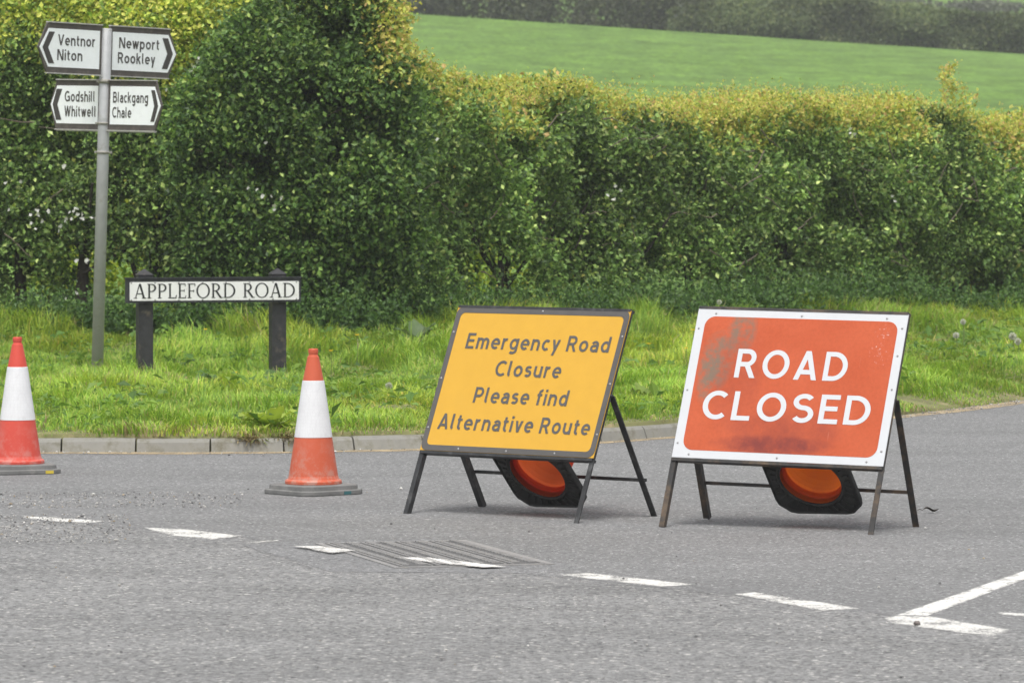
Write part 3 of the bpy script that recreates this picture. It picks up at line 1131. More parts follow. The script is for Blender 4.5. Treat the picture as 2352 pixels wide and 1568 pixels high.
hts = r.uniform(.08, .26, 2600) * (0.5 + noise3(np.stack([t_, t_ * 0, t_ * 0], 1), 2.5, 77) * 1.0)
shoots("new_growth", np.stack([P2[:, 0], P2[:, 1], tp - .06], 1), hts, 6, h1)
# one unclipped stem standing above the hedge
c0 = at(2185, 250, 49.3)
bs = np.array([[c0.x + r.normal(0, .10 * (1 - k / 60)) + .06 * math.sin(k / 9.0), c0.y + r.normal(0, .10), c0.z - .05 + k / 60 * .46] for k in range(60)])
shoots("new_growth", bs, r.uniform(.06, .14, 60), 9, h1, lean=.8, leaf=.042)
trunks(h1, [(-.50, 43.5), (-.14, 43.6), (.02, 43.9), (.42, 44.4), (1.0, 45.3), (1.7, 46.2), (2.6, 47.2), (3.5, 48.4)], .7, 1.0)
twigs(h1, HA, HB, 60, 3, .8, 2.2)
blossoms(h1, [(tuple(at(1960, 310, 47.2)), 3, .05), (tuple(at(1400, 435, 43.8)), 3, .05), (tuple(at(2060, 470, 47.9)), 2, .06), (tuple(at(1430, 450, 43.9)), 2, .05)], 4)

# left-hand hedge behind the finger post: taller, its top all new growth
LA, LB = (-7.2, 42.3), (-1.7, 42.3)
h2 = thing("tall_hedge", "tall hedge with white blossom and a pale yellow-green top behind the finger post", "hedge")
hedge_foliage("foliage", LA, LB, lambda t: 3.55 + .12 * np.sin(t * 1.1), 1.3, 18500, 41, h2, newdepth=1.05, zb=.18,
              newcol=[(.68, .72, .15), (.56, .67, .13), (.72, .70, .17), (.48, .46, .13), (.32, .48, .10)],
              gaps=((-3.88, -3.70, .3, .95, .1), (-3.66, -3.18, .3, .95, .0), (-4.4, -4.0, .3, .7, .35)))
trunks(h2, [(-3.78, 42.5), (-3.22, 42.8), (-2.6, 42.7), (-2.0, 42.6), (-4.35, 42.8)], rr=(.05, .075))
mb = MB()
mb.tube([(-3.20, 42.5, .5), (-3.27, 42.48, .72), (-3.33, 42.45, .93), (-3.5, 42.4, 1.15)], [.03, .026, .02, .012], 6)
mb.build("branch", M['bark'], h2)
mb = MB()
mb.tube([(-3.76, 42.4, .80), (-3.62, 42.38, .87), (-3.45, 42.36, .97)], [.018, .015, .01], 6)
mb.build("branch", M['bark'], h2)
twigs(h2, LA, LB, 25, 8, .8, 2.4)
bl = [((118, 500), 9, .10), ((165, 480), 5, .06), ((95, 510), 5, .05), ((205, 500), 3, .04), ((150, 383), 3, .03), ((10, 425), 1, .02), ((45, 420), 1, .02), ((185, 600), 3, .03), ((160, 690), 4, .08), ((125, 685), 2, .04), ((190, 702), 2, .04), ((445, 152), 7, .045), ((385, 205), 2, .04), ((22, 480), 1, .02), ((600, 440), 2, .04)]
blossoms(h2, [(tuple(at(x, y, 41.85)), n_, rd) for (x, y), n_, rd in bl], 14)

# the dark bush that overtops both hedges
b1 = thing("hawthorn_bush", "tall dark green bush rising above the hedges to the right of the finger post", "bush")


def bush(parent, seed, nspray):
    r = np.random.default_rng(seed)
    got, oo = [], []
    n = 0
    while n < nspray:
        m = nspray * 6
        x = r.uniform(-3.1, -.45, m)
        z = r.uniform(.45, 4.0, m)
        y = r.uniform(41.2, 43.0, m)
        zz = (z - .45) / 3.55
        left = np.interp(z, [.45, 1.2, 2.2, 2.55, 3.2, 3.7, 4.0], [-2.75, -2.85, -2.9, -2.72, -2.12, -1.7, -1.4])
        right = np.interp(z, [.45, .9, 1.8, 2.5, 2.75, 3.1, 3.25, 3.7, 4.0], [-1.0, -.80, -.74, -.84, -.95, -1.02, -1.16, -1.35, -1.4])
        P = np.stack([x, y, z], 1)
        wob = (noise3(P, 2.2, seed) - .5) * .34
        front = 41.55 - .25 * np.sin(np.clip(zz, 0, 1) * 3.0) + wob
        dx = np.minimum(x - left, right - x) + wob * .6
        dy = np.minimum(y - front, 43.0 - y)
        dep = np.minimum(dx, dy)
        p = np.where(dep > 0, np.maximum(np.exp(-dep / .13), .18), 0)
        p = p * np.clip((noise3(P, 3.4, seed + 3) - .36) * 8, .03, 1)
        ok = r.uniform(0, 1, m) < p
        o = np.stack([np.where(x - left < right - x, -1.0, 1.0) * np.exp(-dx / .2), -np.ones(m) * np.exp(-np.abs(y - front) / .25) - .05, np.full(m, .25)], 1)
        got.append(np.concatenate([P, (right - x)[:, None], left[:, None]], 1)[ok])
        oo.append(nrm(o)[ok])
        n += ok.sum()
    got = np.concatenate(got)[:nspray]
    oo = np.concatenate(oo)[:nspray]
    K = 12
    P, dd, nn, s = sprays(got[:, :3], oo, K, (.06, .06, .05), .058, seed=seed + 1)
    pn = np.repeat(noise3(got[:, :3], 1.6, seed + 5), K)
    col = pal(len(P), r, [(.062, .122, .036), (.122, .222, .054), (.21, .335, .082), (.40, .52, .15)], (4, 4, 3, 1))
    col *= (np.repeat(r.uniform(.65, 1.35, nspray), K) * (.7 + .6 * pn))[:, None]
    rd = np.repeat(got[:, 3], K)
    zz = P[:, 2]
    nw = np.clip((zz - 2.35) / .5, 0, 1) * np.clip((.30 - rd + (pn - .5) * .5) / .15, 0, .95)
    nw = np.maximum(nw, np.clip((zz - 2.95) / .35, 0, 1) * np.clip((.75 - rd + (pn - .5)) / .4, 0, .6))
    nc = pal(len(P), r, NEWG, (4, 3, 4, 2, 2))
    col = np.where((r.uniform(0, 1, len(P)) < nw)[:, None], nc, col)
    V, Fq = leaf_faces(P, dd, nn, s)
    fast_mesh("foliage", V, [Fq], M['leaf'], np.repeat(col, 4, 0), parent)
    zb_ = r.uniform(2.45, 3.3, 150)
    xb = np.interp(zb_, [2.5, 2.75, 3.1, 3.25], [-.84, -.93, -1.0, -1.14]) - .04
    bs = np.stack([xb, r.uniform(41.6, 42.8, 150), zb_], 1)
    shoots("new_growth", bs, r.uniform(.08, .22, 150), seed + 8, parent, lean=.6, leaf=.04)


bush(b1, 61, 13500)
trunks(b1, [(-1.3, 42.4), (-2.2, 42.3), (-1.75, 42.5)], rr=(.05, .08), hmin=1.4, hmax=2.0)
twigs(b1, (-2.7, 41.75), (-.8, 41.75), 14, 18, .8, 2.6)
blossoms(b1, [(tuple(at(585, 440, 41.3)), 3, .05), (tuple(at(625, 455, 41.3)), 3, .05), (tuple(at(640, 470, 41.3)), 2, .05), (tuple(at(615, 325, 41.3)), 1, .01), (tuple(at(1010, 320, 41.6)), 1, .02)], 24)

# sunlit saplings on the field side, seen through the gaps at the hedge foot
for (x0, x1, y_, z1, lab, sd_) in ((-4.6, -3.2, 46.2, 1.25, "yellow-green sapling behind the hedge seen through the gap beside the finger post", 101),
                              (-.75, .75, 47.4, 1.2, "yellow-green sapling behind the hedge seen through the gaps above the yellow sign", 103)):
    r = np.random.default_rng(sd_)
    sap = thing("sapling", lab, "sapling", ((x0 + x1) / 2, y_, .45))
    nb = 420
    bs = np.stack([r.uniform(x0, x1, nb) - (x0 + x1) / 2, r.normal(0, .15, nb), r.uniform(0, z1 - .5, nb)], 1)
    shoots("foliage", bs, r.uniform(.1, .3, nb), sd_ + 1, sap, cols=[(.60, .66, .10), (.46, .60, .09), (.66, .62, .12), (.30, .44, .07)], leaf=.07, wts=(3, 3, 2, 2), lean=.6)

# nettles, docks and seedlings along the hedge foot
def undergrowth():
    r = np.random.default_rng(91)
    Ps, Hs = [], []
    for (A, B, n_) in (((-7, 41.75), (-.9, 41.55), 1900), ((-1.0, 41.9), (7.0, 51.8), 2300)):
        A, d, nn, L = line_frame(A, B)
        t = r.uniform(0, L, n_)
        P = A[None] + d[None] * t[:, None] + nn[None] * (r.uniform(-.35, 1, n_) * .55)[:, None]
        h = r.uniform(.14, .46, n_) * (0.55 + .75 * noise3(np.stack([t, t * 0, t * 0], 1), 1.3, 12))
        Ps.append(np.stack([P[:, 0], P[:, 1], verge_z(P[:, 0], P[:, 1])], 1))
        Hs.append(h)
    Ps, Hs = np.concatenate(Ps), np.concatenate(Hs)
    return shoots("undergrowth", Ps, Hs, 92, None, cols=[(.075, .15, .038), (.11, .21, .05), (.17, .28, .075), (.055, .115, .034)], leaf=.062, wts=(3, 3, 1.3, 2))


tag(undergrowth(), kind='stuff')

# ------------------------------------------------------------------ grass on the verge
def grass():
    r = np.random.default_rng(33)
    n = 580000
    v = np.where(r.uniform(0, 1, n) < .02, r.uniform(.05, .3, n), .07 + r.uniform(0, 1, n) * 17.4)
    # spread over the width the picture and a step aside can see
    x = (r.uniform(-1, 1, n))
    yy = 29.3 + v
    x = x * (.1085 * (yy + 3) + 2.6)
    y = kerb_d(x) + v
    keep = np.abs(x) < (.1085 * y + 2.9)
    # not inside the hedge
    hl = np.where(x < -1.2, 42.0, 42.0 + (x + 1.2) * 1.238)
    keep &= y < hl + .15
    x, y, v = x[keep], y[keep], v[keep]
    n = len(x)
    z = verge_z(x, y) - .01
    P = np.stack([x, y, z], 1)
    cl = noise3(P * [1, .6, 0], 2.6, 3)
    cl2 = noise3(P * [1, .6, 0], .8, 4)
    edge = np.clip((v - .05) / 1.0, 0, 1)
    ok = r.uniform(0, 1, n) < np.clip(.4 + edge + (cl - .5) * 1.2, 0, 1)
    P, v, cl, cl2, edge = P[ok], v[ok], cl[ok], cl2[ok], edge[ok]
    n = len(P)
    h = (.030 + .062 * edge) * (0.25 + 1.9 * cl ** 2) * r.uniform(.55, 1.5, n) * (0.55 + .95 * cl2)
    h *= 1 + .9 * np.clip((v - 7.5) / 5, 0, 1)
    tall = r.uniform(0, 1, n) < .012
    h = np.where(tall & (edge > .5), h * r.uniform(1.5, 2.4, n), h)
    h = np.minimum(h, np.interp(v, [0, 7.5, 11], [.14, .19, .32]) * r.uniform(.7, 1.15, n))
    a = r.normal(0, 1.0, n) + 4 * math.pi * noise3(P * [1, .6, 0], 1.7, 19)
    bend = r.uniform(.2, .95, n) * h
    dirv = np.stack([np.cos(a), np.sin(a), np.zeros(n)], 1)
    # blades show their flat to all sides
    b = a + r.normal(math.pi / 2, .4, n)
    side = np.stack([np.cos(b), np.sin(b), np.zeros(n)], 1)
    wd = r.uniform(.004, .011, n)[:, None]
    up = np.array([0, 0, 1.0])
    m = P + up * (h * .62)[:, None] + dirv * (bend * .28)[:, None]
    t = P + up * (h * (1 - .35 * (bend / h) ** 2))[:, None] + dirv * bend[:, None]
    V = np.stack([P - side * wd / 2, P + side * wd / 2, m + side * wd * .42, m - side * wd * .42, t], 1).reshape(-1, 3)
    i = np.arange(n) * 5
    Fq = np.stack([i, i + 1, i + 2, i + 3], 1)
    Ft = np.stack([i + 3, i + 2, i + 4], 1)
    base = pal(n, r, [(.26, .40, .048), (.20, .34, .042), (.34, .46, .07), (.14, .26, .045), (.46, .44, .13)], (4, 4, 3, 2.2, .7))
    base *= (0.55 + .45 * cl2 + .65 * cl)[:, None]
    yl = np.clip((noise3(P * [1, .5, 0], 1.1, 55) - .45) * 3, 0, 1)[:, None]
    base = base * (1 - yl * .5) + base * yl * .5 * np.array([1.5, 1.12, .9])
    dry = r.uniform(0, 1, n) < np.clip(.5 - edge, 0, .45) * .8 + .02 + .12 * (noise3(P * [1, .6, 0], .9, 66) > .68)
    base = np.where(dry[:, None], np.array([.44, .36, .19]) * r.uniform(.6, 1.2, (n, 1)), base)
    hedge_shade = np.clip((v - 9.5) / 4, 0, 1)[:, None]
    base = base * (1 - .25 * hedge_shade)  # shade at the hedge foot painted into the blade colour
    return fast_mesh("grass", V, [Fq, Ft], M['grass'], np.repeat(base, 5, 0))


tag(grass(), kind='stuff')


def low_leaves():
    """clover and other small broad leaves between the blades"""
    r = np.random.default_rng(71)
    n = 12500
    v = r.uniform(.15, 12.5, n)
    x = r.uniform(-1, 1, n) * 6.5
    y = kerb_d(x) + v
    P = np.stack([x, y, verge_z(x, y)], 1)
    k = noise3(P * [1, .6, 0], 1.5, 8) > .52
    P = P[k]
    n = len(P)
    P[:, 2] += r.uniform(.02, .12, n)
    d = r.normal(0, 1, (n, 3)); d[:, 2] = r.uniform(-.2, .6, n)
    nn = nrm(r.normal(0, .4, (n, 3)) + [0, -.2, 1])
    V, Fq = leaf_faces(P, d, nn, r.uniform(.025, .07, n) * np.where(r.uniform(0, 1, n) < .2, 1.9, 1.0), .55, .3)
    col = pal(n, r, [(.15, .27, .045), (.20, .31, .055), (.11, .21, .045)], (3, 2, 3))
    return fast_mesh("clover", V, [Fq], M['grass'], np.repeat(col, 4, 0))


tag(low_leaves(), kind='stuff')

# ------------------------------------------------------------------ withered tufts hanging over the kerb
def tuft(px, label, seed, nb=260):
    r = np.random.default_rng(seed)
    p = G(px, 1040)
    y = float(kerb_d(p.x)) + .02
    t = thing("dry_grass_tuft", label, "grass tuft", (p.x, y, .0))
    n = nb
    P = np.stack([r.normal(0, .035, n), r.uniform(.02, .12, n), np.full(n, .08)], 1)
    d = np.stack([r.normal(0, .5, n), -np.abs(r.normal(.8, .4, n)), r.normal(-.15, .5, n)], 1)
    V, Fq = leaf_faces(P, d, nrm(r.normal(0, .5, (n, 3)) + [0, -.3, 1]), r.uniform(.04, .09, n), .10, .1)
    V[:, 2] = np.maximum(V[:, 2], .012)
    col = pal(n, r, [(.30, .24, .13), (.22, .17, .09), (.40, .33, .19), (.20, .24, .07)], (3, 3, 2, 1.5))
    fast_mesh("blades", V, [Fq], M['grass'], np.repeat(col, 4, 0), t)


tuft(568, "brown withered tuft hanging over the kerb, the left one of two beside the middle cone", 201)
tuft(655, "brown withered tuft hanging over the kerb close against the middle cone", 202)

# ------------------------------------------------------------------ wild plants one can point at
def dock(px, py, d, size, nl, col, label, seed, spread=.9):
    r = np.random.default_rng(seed)
    p = at(px, py, d)
    z = float(verge_z(p.x, p.y))
    t = thing("dock_plant", label, "plant", (p.x, p.y, z), group="broad-leaved weeds in the verge")
    V, Fq, Cc = [], [], []
    o = 0
    for k in range(nl):
        a = 2 * math.pi * k / nl + r.uniform(-.3, .3)
        L = size * r.uniform(.7, 1.15)
        el = r.uniform(.35, 1.15)
        dirh = np.array([math.cos(a), math.sin(a), 0])
        sd_ = np.array([-math.sin(a), math.cos(a), 0])
        m_ = 7
        c0 = np.array(col) * r.uniform(.8, 1.2)
        for j in range(m_ + 1):
            f = j / m_
            c_ = dirh * L * f * math.cos(el * (1 - .4 * f)) * spread + np.array([0, 0, 1]) * L * (math.sin(el) * f - .55 * f * f * math.cos(el))
            w = size * .20 * math.sin(math.pi * min(1, f * .93 + .07)) ** .8 + .004
            wv = .012 * math.sin(j * 2.1 + k)
            for q in (-1, 0, 1):
                V.append(c_ + sd_ * w * q + np.array([0, 0, abs(q) * w * .35 + wv * q]))
                Cc.append(c0 * (1.15 if q == 0 else 1))
        for j in range(m_):
            for q in (0, 1):
                b = o + j * 3 + q
                Fq.append((b, b + 1, b + 4, b + 3))
        o += (m_ + 1) * 3
    fast_mesh("leaves", np.array(V), [np.array(Fq)], M['grass'], np.array(Cc), t, True)
    return t


dock(622, 985, 29.75, .25, 18, (.36, .46, .08), "low yellow-green broad-leaved plant beside the kerb left of the middle cone", 1)
dock(410, 815, 37.0, .26, 8, (.09, .16, .05), "tall dark-leaved dock between the two posts of the street name sign", 2, .7)
dock(510, 880, 35.0, .22, 7, (.085, .15, .06), "grey-green broad-leaved weed in front of the street name sign", 3)
dock(960, 742, 40.2, .30, 10, (.12, .18, .075), "pale large-leaved weed at the hedge foot left of the yellow sign", 4, .7)
dock(1480, 905, 33.6, .16, 9, (.17, .24, .05), "small yellowish weed in the grass between the two road signs", 5)


def dandelion(px, py, d, label, hgt=.24, head=.028):
    p = at(px, py, d)
    z = float(verge_z(p.x, p.y))
    hgt = max(.08, p.z - z)
    t = thing("dandelion_clock", label, "flower", (p.x, p.y, z), group="dandelion clocks in the verge")
    mb = MB()
    mb.tube([(0, 0, 0), (.01, 0, hgt * .5), (0, 0, hgt)], [.004, .0035, .003], 6)
    mb.build("stalk", M['stalk'], t)
    r = np.random.default_rng(int(px))
    n = 260
    dv = nrm(r.normal(0, 1, (n, 3)))
    c = np.array([0, 0, hgt])
    P = c + dv * head * .25
    V, Fq = leaf_faces(P, dv, nrm(r.normal(0, 1, (n, 3))), np.full(n, head * .8), .35, .1)
    fast_mesh("seed_head", V, [Fq], M['grass'], np.full((len(V), 3), .70), t)


M['stalk'] = plain("green_stalk", (.16, .20, .06), 0.7)
dandelion(2326, 772, 40.5, "white dandelion clock nearest the right edge of the picture", head=.034)
dandelion(2338, 784, 40.3, "white dandelion clock just below the one nearest the right edge", head=.030)
dandelion(2212, 739, 42.2, "white dandelion clock in the grass to the right of the red sign", head=.026)
dandelion(2196, 770, 41.0, "greyish dandelion clock low in the grass to the right of the red sign", head=.028)
dandelion(893, 886, 33.4, "white dandelion clock between the middle cone and the yellow sign", head=.026)
dandelion(1652, 694, 43.5, "white dandelion clock showing above the top edge of the red sign", head=.024)


def buttercup(px, py, d):
    p = at(px, py, d)
    z = float(verge_z(p.x, p.y))
    hgt = max(.08, p.z - z)
    t = thing("buttercup", "tiny yellow wild flower on a thin stalk in the grass verge", "flower", (p.x, p.y, z), group="tiny yellow flowers in the verge")
    mb = MB()
    mb.tube([(0, 0, 0), (.006, 0, hgt * .5), (0, 0, hgt)], [.003, .0025, .002], 5)
    mb.build("stalk", M['stalk'], t)
    P, Dv = [], []
    for q in range(5):
        an = q * 2 * math.pi / 5
        P.append((0, 0, hgt)); Dv.append((math.cos(an), math.sin(an), .45))
    V, Fq = leaf_faces(np.array(P), np.array(Dv), np.tile([0, -.4, 1.0], (5, 1)), np.full(5, .02), .9, .1)
    fast_mesh("petals", V, [Fq], M['grass'], np.tile((.75, .52, .02), (len(V), 1)), t)


for q in ((472, 757, 39), (330, 820, 36.5), (540, 856, 35), (1592, 758, 40), (1576, 800, 38), (1500, 868, 36), (2040, 780, 40), (820, 770, 38), (760, 806, 36), (1490, 790, 38)):
    buttercup(*q)

# ------------------------------------------------------------------ far hedge and far trees
def far_foliage(name, pts_fn, n, size, cols, wts, seed, parent=None):
    r = np.random.default_rng(seed)
    P, o = pts_fn(r, n)
    d = nrm(r.normal(0, 1, (len(P), 3)))
    nn = nrm(o + r.normal(0, .5, (len(P), 3)) + [0, 0, .4])
    col = pal(len(P), r, cols, wts) * (0.55 + .9 * noise3(P, .6, seed))[:, None]
    V, Fq = leaf_faces(P, d, nn, size * r.uniform(.6, 1.3, len(P)), .8, .3)
    return fast_mesh(name, V, [Fq], M['leaf'], np.repeat(col, 4, 0), parent)


FARC = [(.14, .185, .075), (.185, .225, .095), (.10, .14, .06), (.25, .28, .11)]


def far_hedge_pts(r, n):
    t = r.uniform(0, 1, n)
    a, b = at(1540, 72, 206.0), at(2700, 150, 206.0)
    x = a.x + (b.x - a.x) * t
    y = np.full(n, 206.3)
    zg = a.z + (b.z - a.z) * t
    h = 1.15 + .9 * np.clip(t / .25, 0, 1) + (noise3(np.stack([x, x * 0, x * 0], 1), .7, 3) - .5) * .5
    s = r.uniform(0, 1, n)
    z = zg - .2 + h * s ** .8
    bul = (noise3(np.stack([x, z, x * 0], 1), .9, 5) - .5) * 1.2
    top = s > .9
    y = y + bul + np.where(top, r.uniform(0, 1.6, n), r.exponential(.15, n)) + s ** 3 * .5
    P = np.stack([x, y, z], 1)
    o = np.stack([np.zeros(n), -np.ones(n), np.where(top, 1.2, .2)], 1)
    return P, nrm(o)


fh = thing("distant_hedge", "distant grey-green hedge along the top edge of the green field", "hedge")
far_foliage("foliage", far_hedge_pts, 60000, .16, FARC, (4, 3, 3, 1), 51, fh)


def wood_pts(r, n):
    P, O = [], []
    k = 110
    cx = r.uniform(-24, 8, k)
    cy = r.uniform(207, 216, k)
    for j in range(k):
        m = n // k
        zb_ = float(field_z(np.array(cx[j]), np.array(204.0))) - .6
        hh = r.uniform(2.2, 6.0)
        rr_ = r.uniform(1.2, 2.2)
        v = nrm(r.normal(0, 1, (m, 3)))
        q = v * (r.uniform(.55, 1.05, (m, 1)))
        p = np.stack([cx[j] + q[:, 0] * rr_, cy[j] + q[:, 1] * rr_, zb_ + hh * .5 + q[:, 2] * hh * .55], 1)
        P.append(p); O.append(v)
    return np.concatenate(P), np.concatenate(O)


w = far_foliage("wood", wood_pts, 88000, .20, [(.095, .11, .06), (.125, .14, .075), (.075, .095, .055), (.15, .18, .075)], (4, 3, 3, 1), 52)
tag(w, kind='stuff')


def wood2_pts(r, n):
    P, O = [], []
    k = 60
    cx = r.uniform(-32, 30, k)
    cy = r.uniform(300, 312, k)
    for j in range(k):
        m = n // k
        zb_ = float(hill_z(np.array(cx[j]), np.array(305.0))) - .3
        hh = r.uniform(2.5, 5.5) if cx[j] < 14 else r.uniform(.6, 1.2)
        rr_ = r.uniform(1.5, 3)
        v = nrm(r.normal(0, 1, (m, 3)))
        q = v * (r.uniform(.55, 1.05, (m, 1)))
        P.append(np.stack([cx[j] + q[:, 0] * rr_, cy[j] + q[:, 1] * rr_, zb_ + hh * .5 + q[:, 2] * hh * .55], 1)); O.append(v)
    return np.concatenate(P), np.concatenate(O)


w = far_foliage("far_wood", wood2_pts, 30000, .26, [(.11, .12, .09), (.14, .15, .10), (.09, .10, .07)], (3, 3, 3), 53)
tag(w, kind='stuff')

# ------------------------------------------------------------------ finger post
PZ = float(verge_z(-3.163, 37.0))
fp = thing("finger_post", "grey steel finger post with four white direction boards in front of the hedge", "signpost", (-3.163, 37.0, PZ - .02))
LEAN = R(1.7)
fp.rotation_euler = (0, LEAN, 0)
mb = MB()
H = 2.80 - PZ
mb.lathe([(.0, -.2), (.045, -.2), (.045, H - .68), (.0445, H - .675), (.0425, H - .67), (.0425, H - .004), (.038, H), (0, H)], 24)
mb.build("pole", M['galv'], fp)
for z, hh in ((H - .72, .018), (H - .94, .022), (H - .40, .03)):
    mb = MB()
    mb.m = Matrix.Translation((0, 0, z))
    mb.lathe([(.044, -hh / 2), (.0505, -hh / 2), (.0505, hh / 2), (.044, hh / 2)], 24)
    mb.box((.054, 0, 0), (.03, .014, hh * .8))
    mb.box((-.056, 0, 0), (.018, .012, hh * .7))
    mb.build("pole_clip", M['clip'], fp)


def finger(label, yaw, zc, side, tip, corner, lines, chev, rail):
    """side -1 points left, +1 points right; x measured to the right as seen from the front"""
    fb = MB()
    hh = .186
    xi = .047 * side
    out = [(xi, -hh), (corner * side, -hh), (tip * side, 0), (corner * side, hh), (xi, hh)]
    if side < 0: out = out[::-1]
    fb.prism(out, -.014, 0)
    b = fb.build("finger_board", M['finger_dark'], fp)
    b["label"] = label
    b.location = (0, 0, zc - PZ + .02)
    b.rotation_euler = Euler((math.pi / 2, 0, yaw), 'XYZ')
    # white reflective panel
    wh = .145
    xa = .072 * side
    c = corner - .012
    poly = [(xa, -wh), (c * side, -wh), ((tip - .012) * side, 0), (c * side, wh), (xa, wh)]
    if side < 0: poly = poly[::-1]
    pm = MB()
    pm.prism(poly, .0, .003)
    pm.build("panel", M['finger_white'], b)
    for (txt, x0, x1, base) in lines:
        lettering(b, M['finger_text'], txt, x0, x1, base, .082, gap=.13, z=.0046)
    ov, iv, t0, t1 = chev
    ch = .119
    q = [(t0 * side, ch), (t1 * side, ch), (ov * side, 0), (iv * side, 0), (t0 * side, -ch), (t1 * side, -ch)]
    cm = MB()
    for idx in ((0, 1, 2, 3), (3, 2, 5, 4)):
        pl_ = [q[k] for k in idx]
        ar = sum(pl_[k][0] * pl_[(k + 1) % 4][1] - pl_[(k + 1) % 4][0] * pl_[k][1] for k in range(4))
        if ar < 0: pl_ = pl_[::-1]
        cm.add([(x, y, .0046) for x, y in pl_], [(0, 1, 2, 3)])
    cm.build("chevron", M['finger_text'], b)
    for sgn in (-1, 1):
        rm = MB()
        rm.box((side * (.047 + corner) / 2, sgn * (hh + .005), -.004), (corner - .05, .008, .034))
        if rail and sgn < 0:
            rm.box((side * (.047 + corner) / 2, -hh - .012, -.010), (corner - .06, .008, .02))
        rm.build("rail", M['alu'], b)
    return b


finger("white finger board pointing left to Ventnor and Niton", R(52), 2.613, -1, .742, .645,
       [("Ventnor", -.532, -.122, .020), ("Niton", -.537, -.262, -.092)], (.70, .638, .569, .632), False)
finger("white finger board pointing right to Newport and Rookley", R(52), 2.613, 1, .807, .715,
       [("Newport", .143, .600, .024), ("Rookley", .133, .555, -.090)], (.757, .692, .632, .697), False)
finger("white finger board pointing left to Godshill and Whitwell", R(-45), 2.198, -1, .645, .572,
       [("Godshill", -.466, -.108, .022), ("Whitwell", -.466, -.092, -.092)], (.608, .552, .498, .566), True)
finger("white finger board pointing right to Blackgang and Chale", R(-45), 2.198, 1, .668, .595,
       [("Blackgang", .106, .512, .020), ("Chale", .10, .322, -.094)], (.630, .585, .545, .588), True)

# ------------------------------------------------------------------ street name sign
sg = at(490, 667, 36.0)
SZ = float(verge_z(sg.x, sg.y))
ns = thing("street_name_sign", "white street name plate reading APPLEFORD ROAD on two black posts in the grass", "street sign", (sg.x, sg.y, SZ), R(16))
NW, NH, NZ = 1.325, .176, sg.z - SZ
for sx in (-.505, .505):
    mb = MB()
    w_2 = .056
    top = NZ + .118
    mb.m = Matrix.Translation((sx, .075, 0))
    mb.box((0, 0, (top - .15) / 2), (.108, .108, top + .15))
    mb.add([(-.06, -.06, top), (.06, -.06, top), (.06, .06, top), (-.06, .06, top), (0, 0, top + .045)],
           [(0, 1, 4), (1, 2, 4), (2, 3, 4), (3, 0, 4), (3, 2, 1, 0)])
    mb.m = Matrix.Identity(4)
    mb.build("post", M['post'], ns)
mb = MB()
mb.box((0, 0, NZ), (NW, .035, NH))
mb.box((0, -.002, NZ + NH / 2 + .006), (NW + .012, .044, .010))
mb.build("backing_board", M['np_black'], ns)
mb = MB()
mb.m = Matrix.Translation((0, -.0175, NZ)) @ Matrix.Rotation(math.pi / 2, 4, 'X')
mb.prism(rrect(-NW / 2 + .028, -NH / 2 + .016, NW / 2 - .016, NH / 2 - .022, .008, 3), 0, .004)
pln = mb.build("name_plate", M['np_white'], ns)
lettering(pln, M['np_text'], "APPLEFORD ROAD", -.605, .618, -.055, .108, SERIF, gap=.07, space=.52, z=.0055,
          mtx=Matrix.Translation((0, -.0175, NZ)) @ Matrix.Rotation(math.pi / 2, 4, 'X'))
for k in range(8):
    for zz in (-NH / 2 + .022, NH / 2 - .028):
        mb = MB()
        mb.m = Matrix.Translation((-NW / 2 + .04 + k * (NW - .075) / 7, -.0215, NZ + zz)) @ Matrix.Rotation(math.pi / 2, 4, 'X')
        mb.lathe([(.0065, 0), (.006, .002), (0, .0025)], 8)
        mb.build("screw", M['screw'], pln)

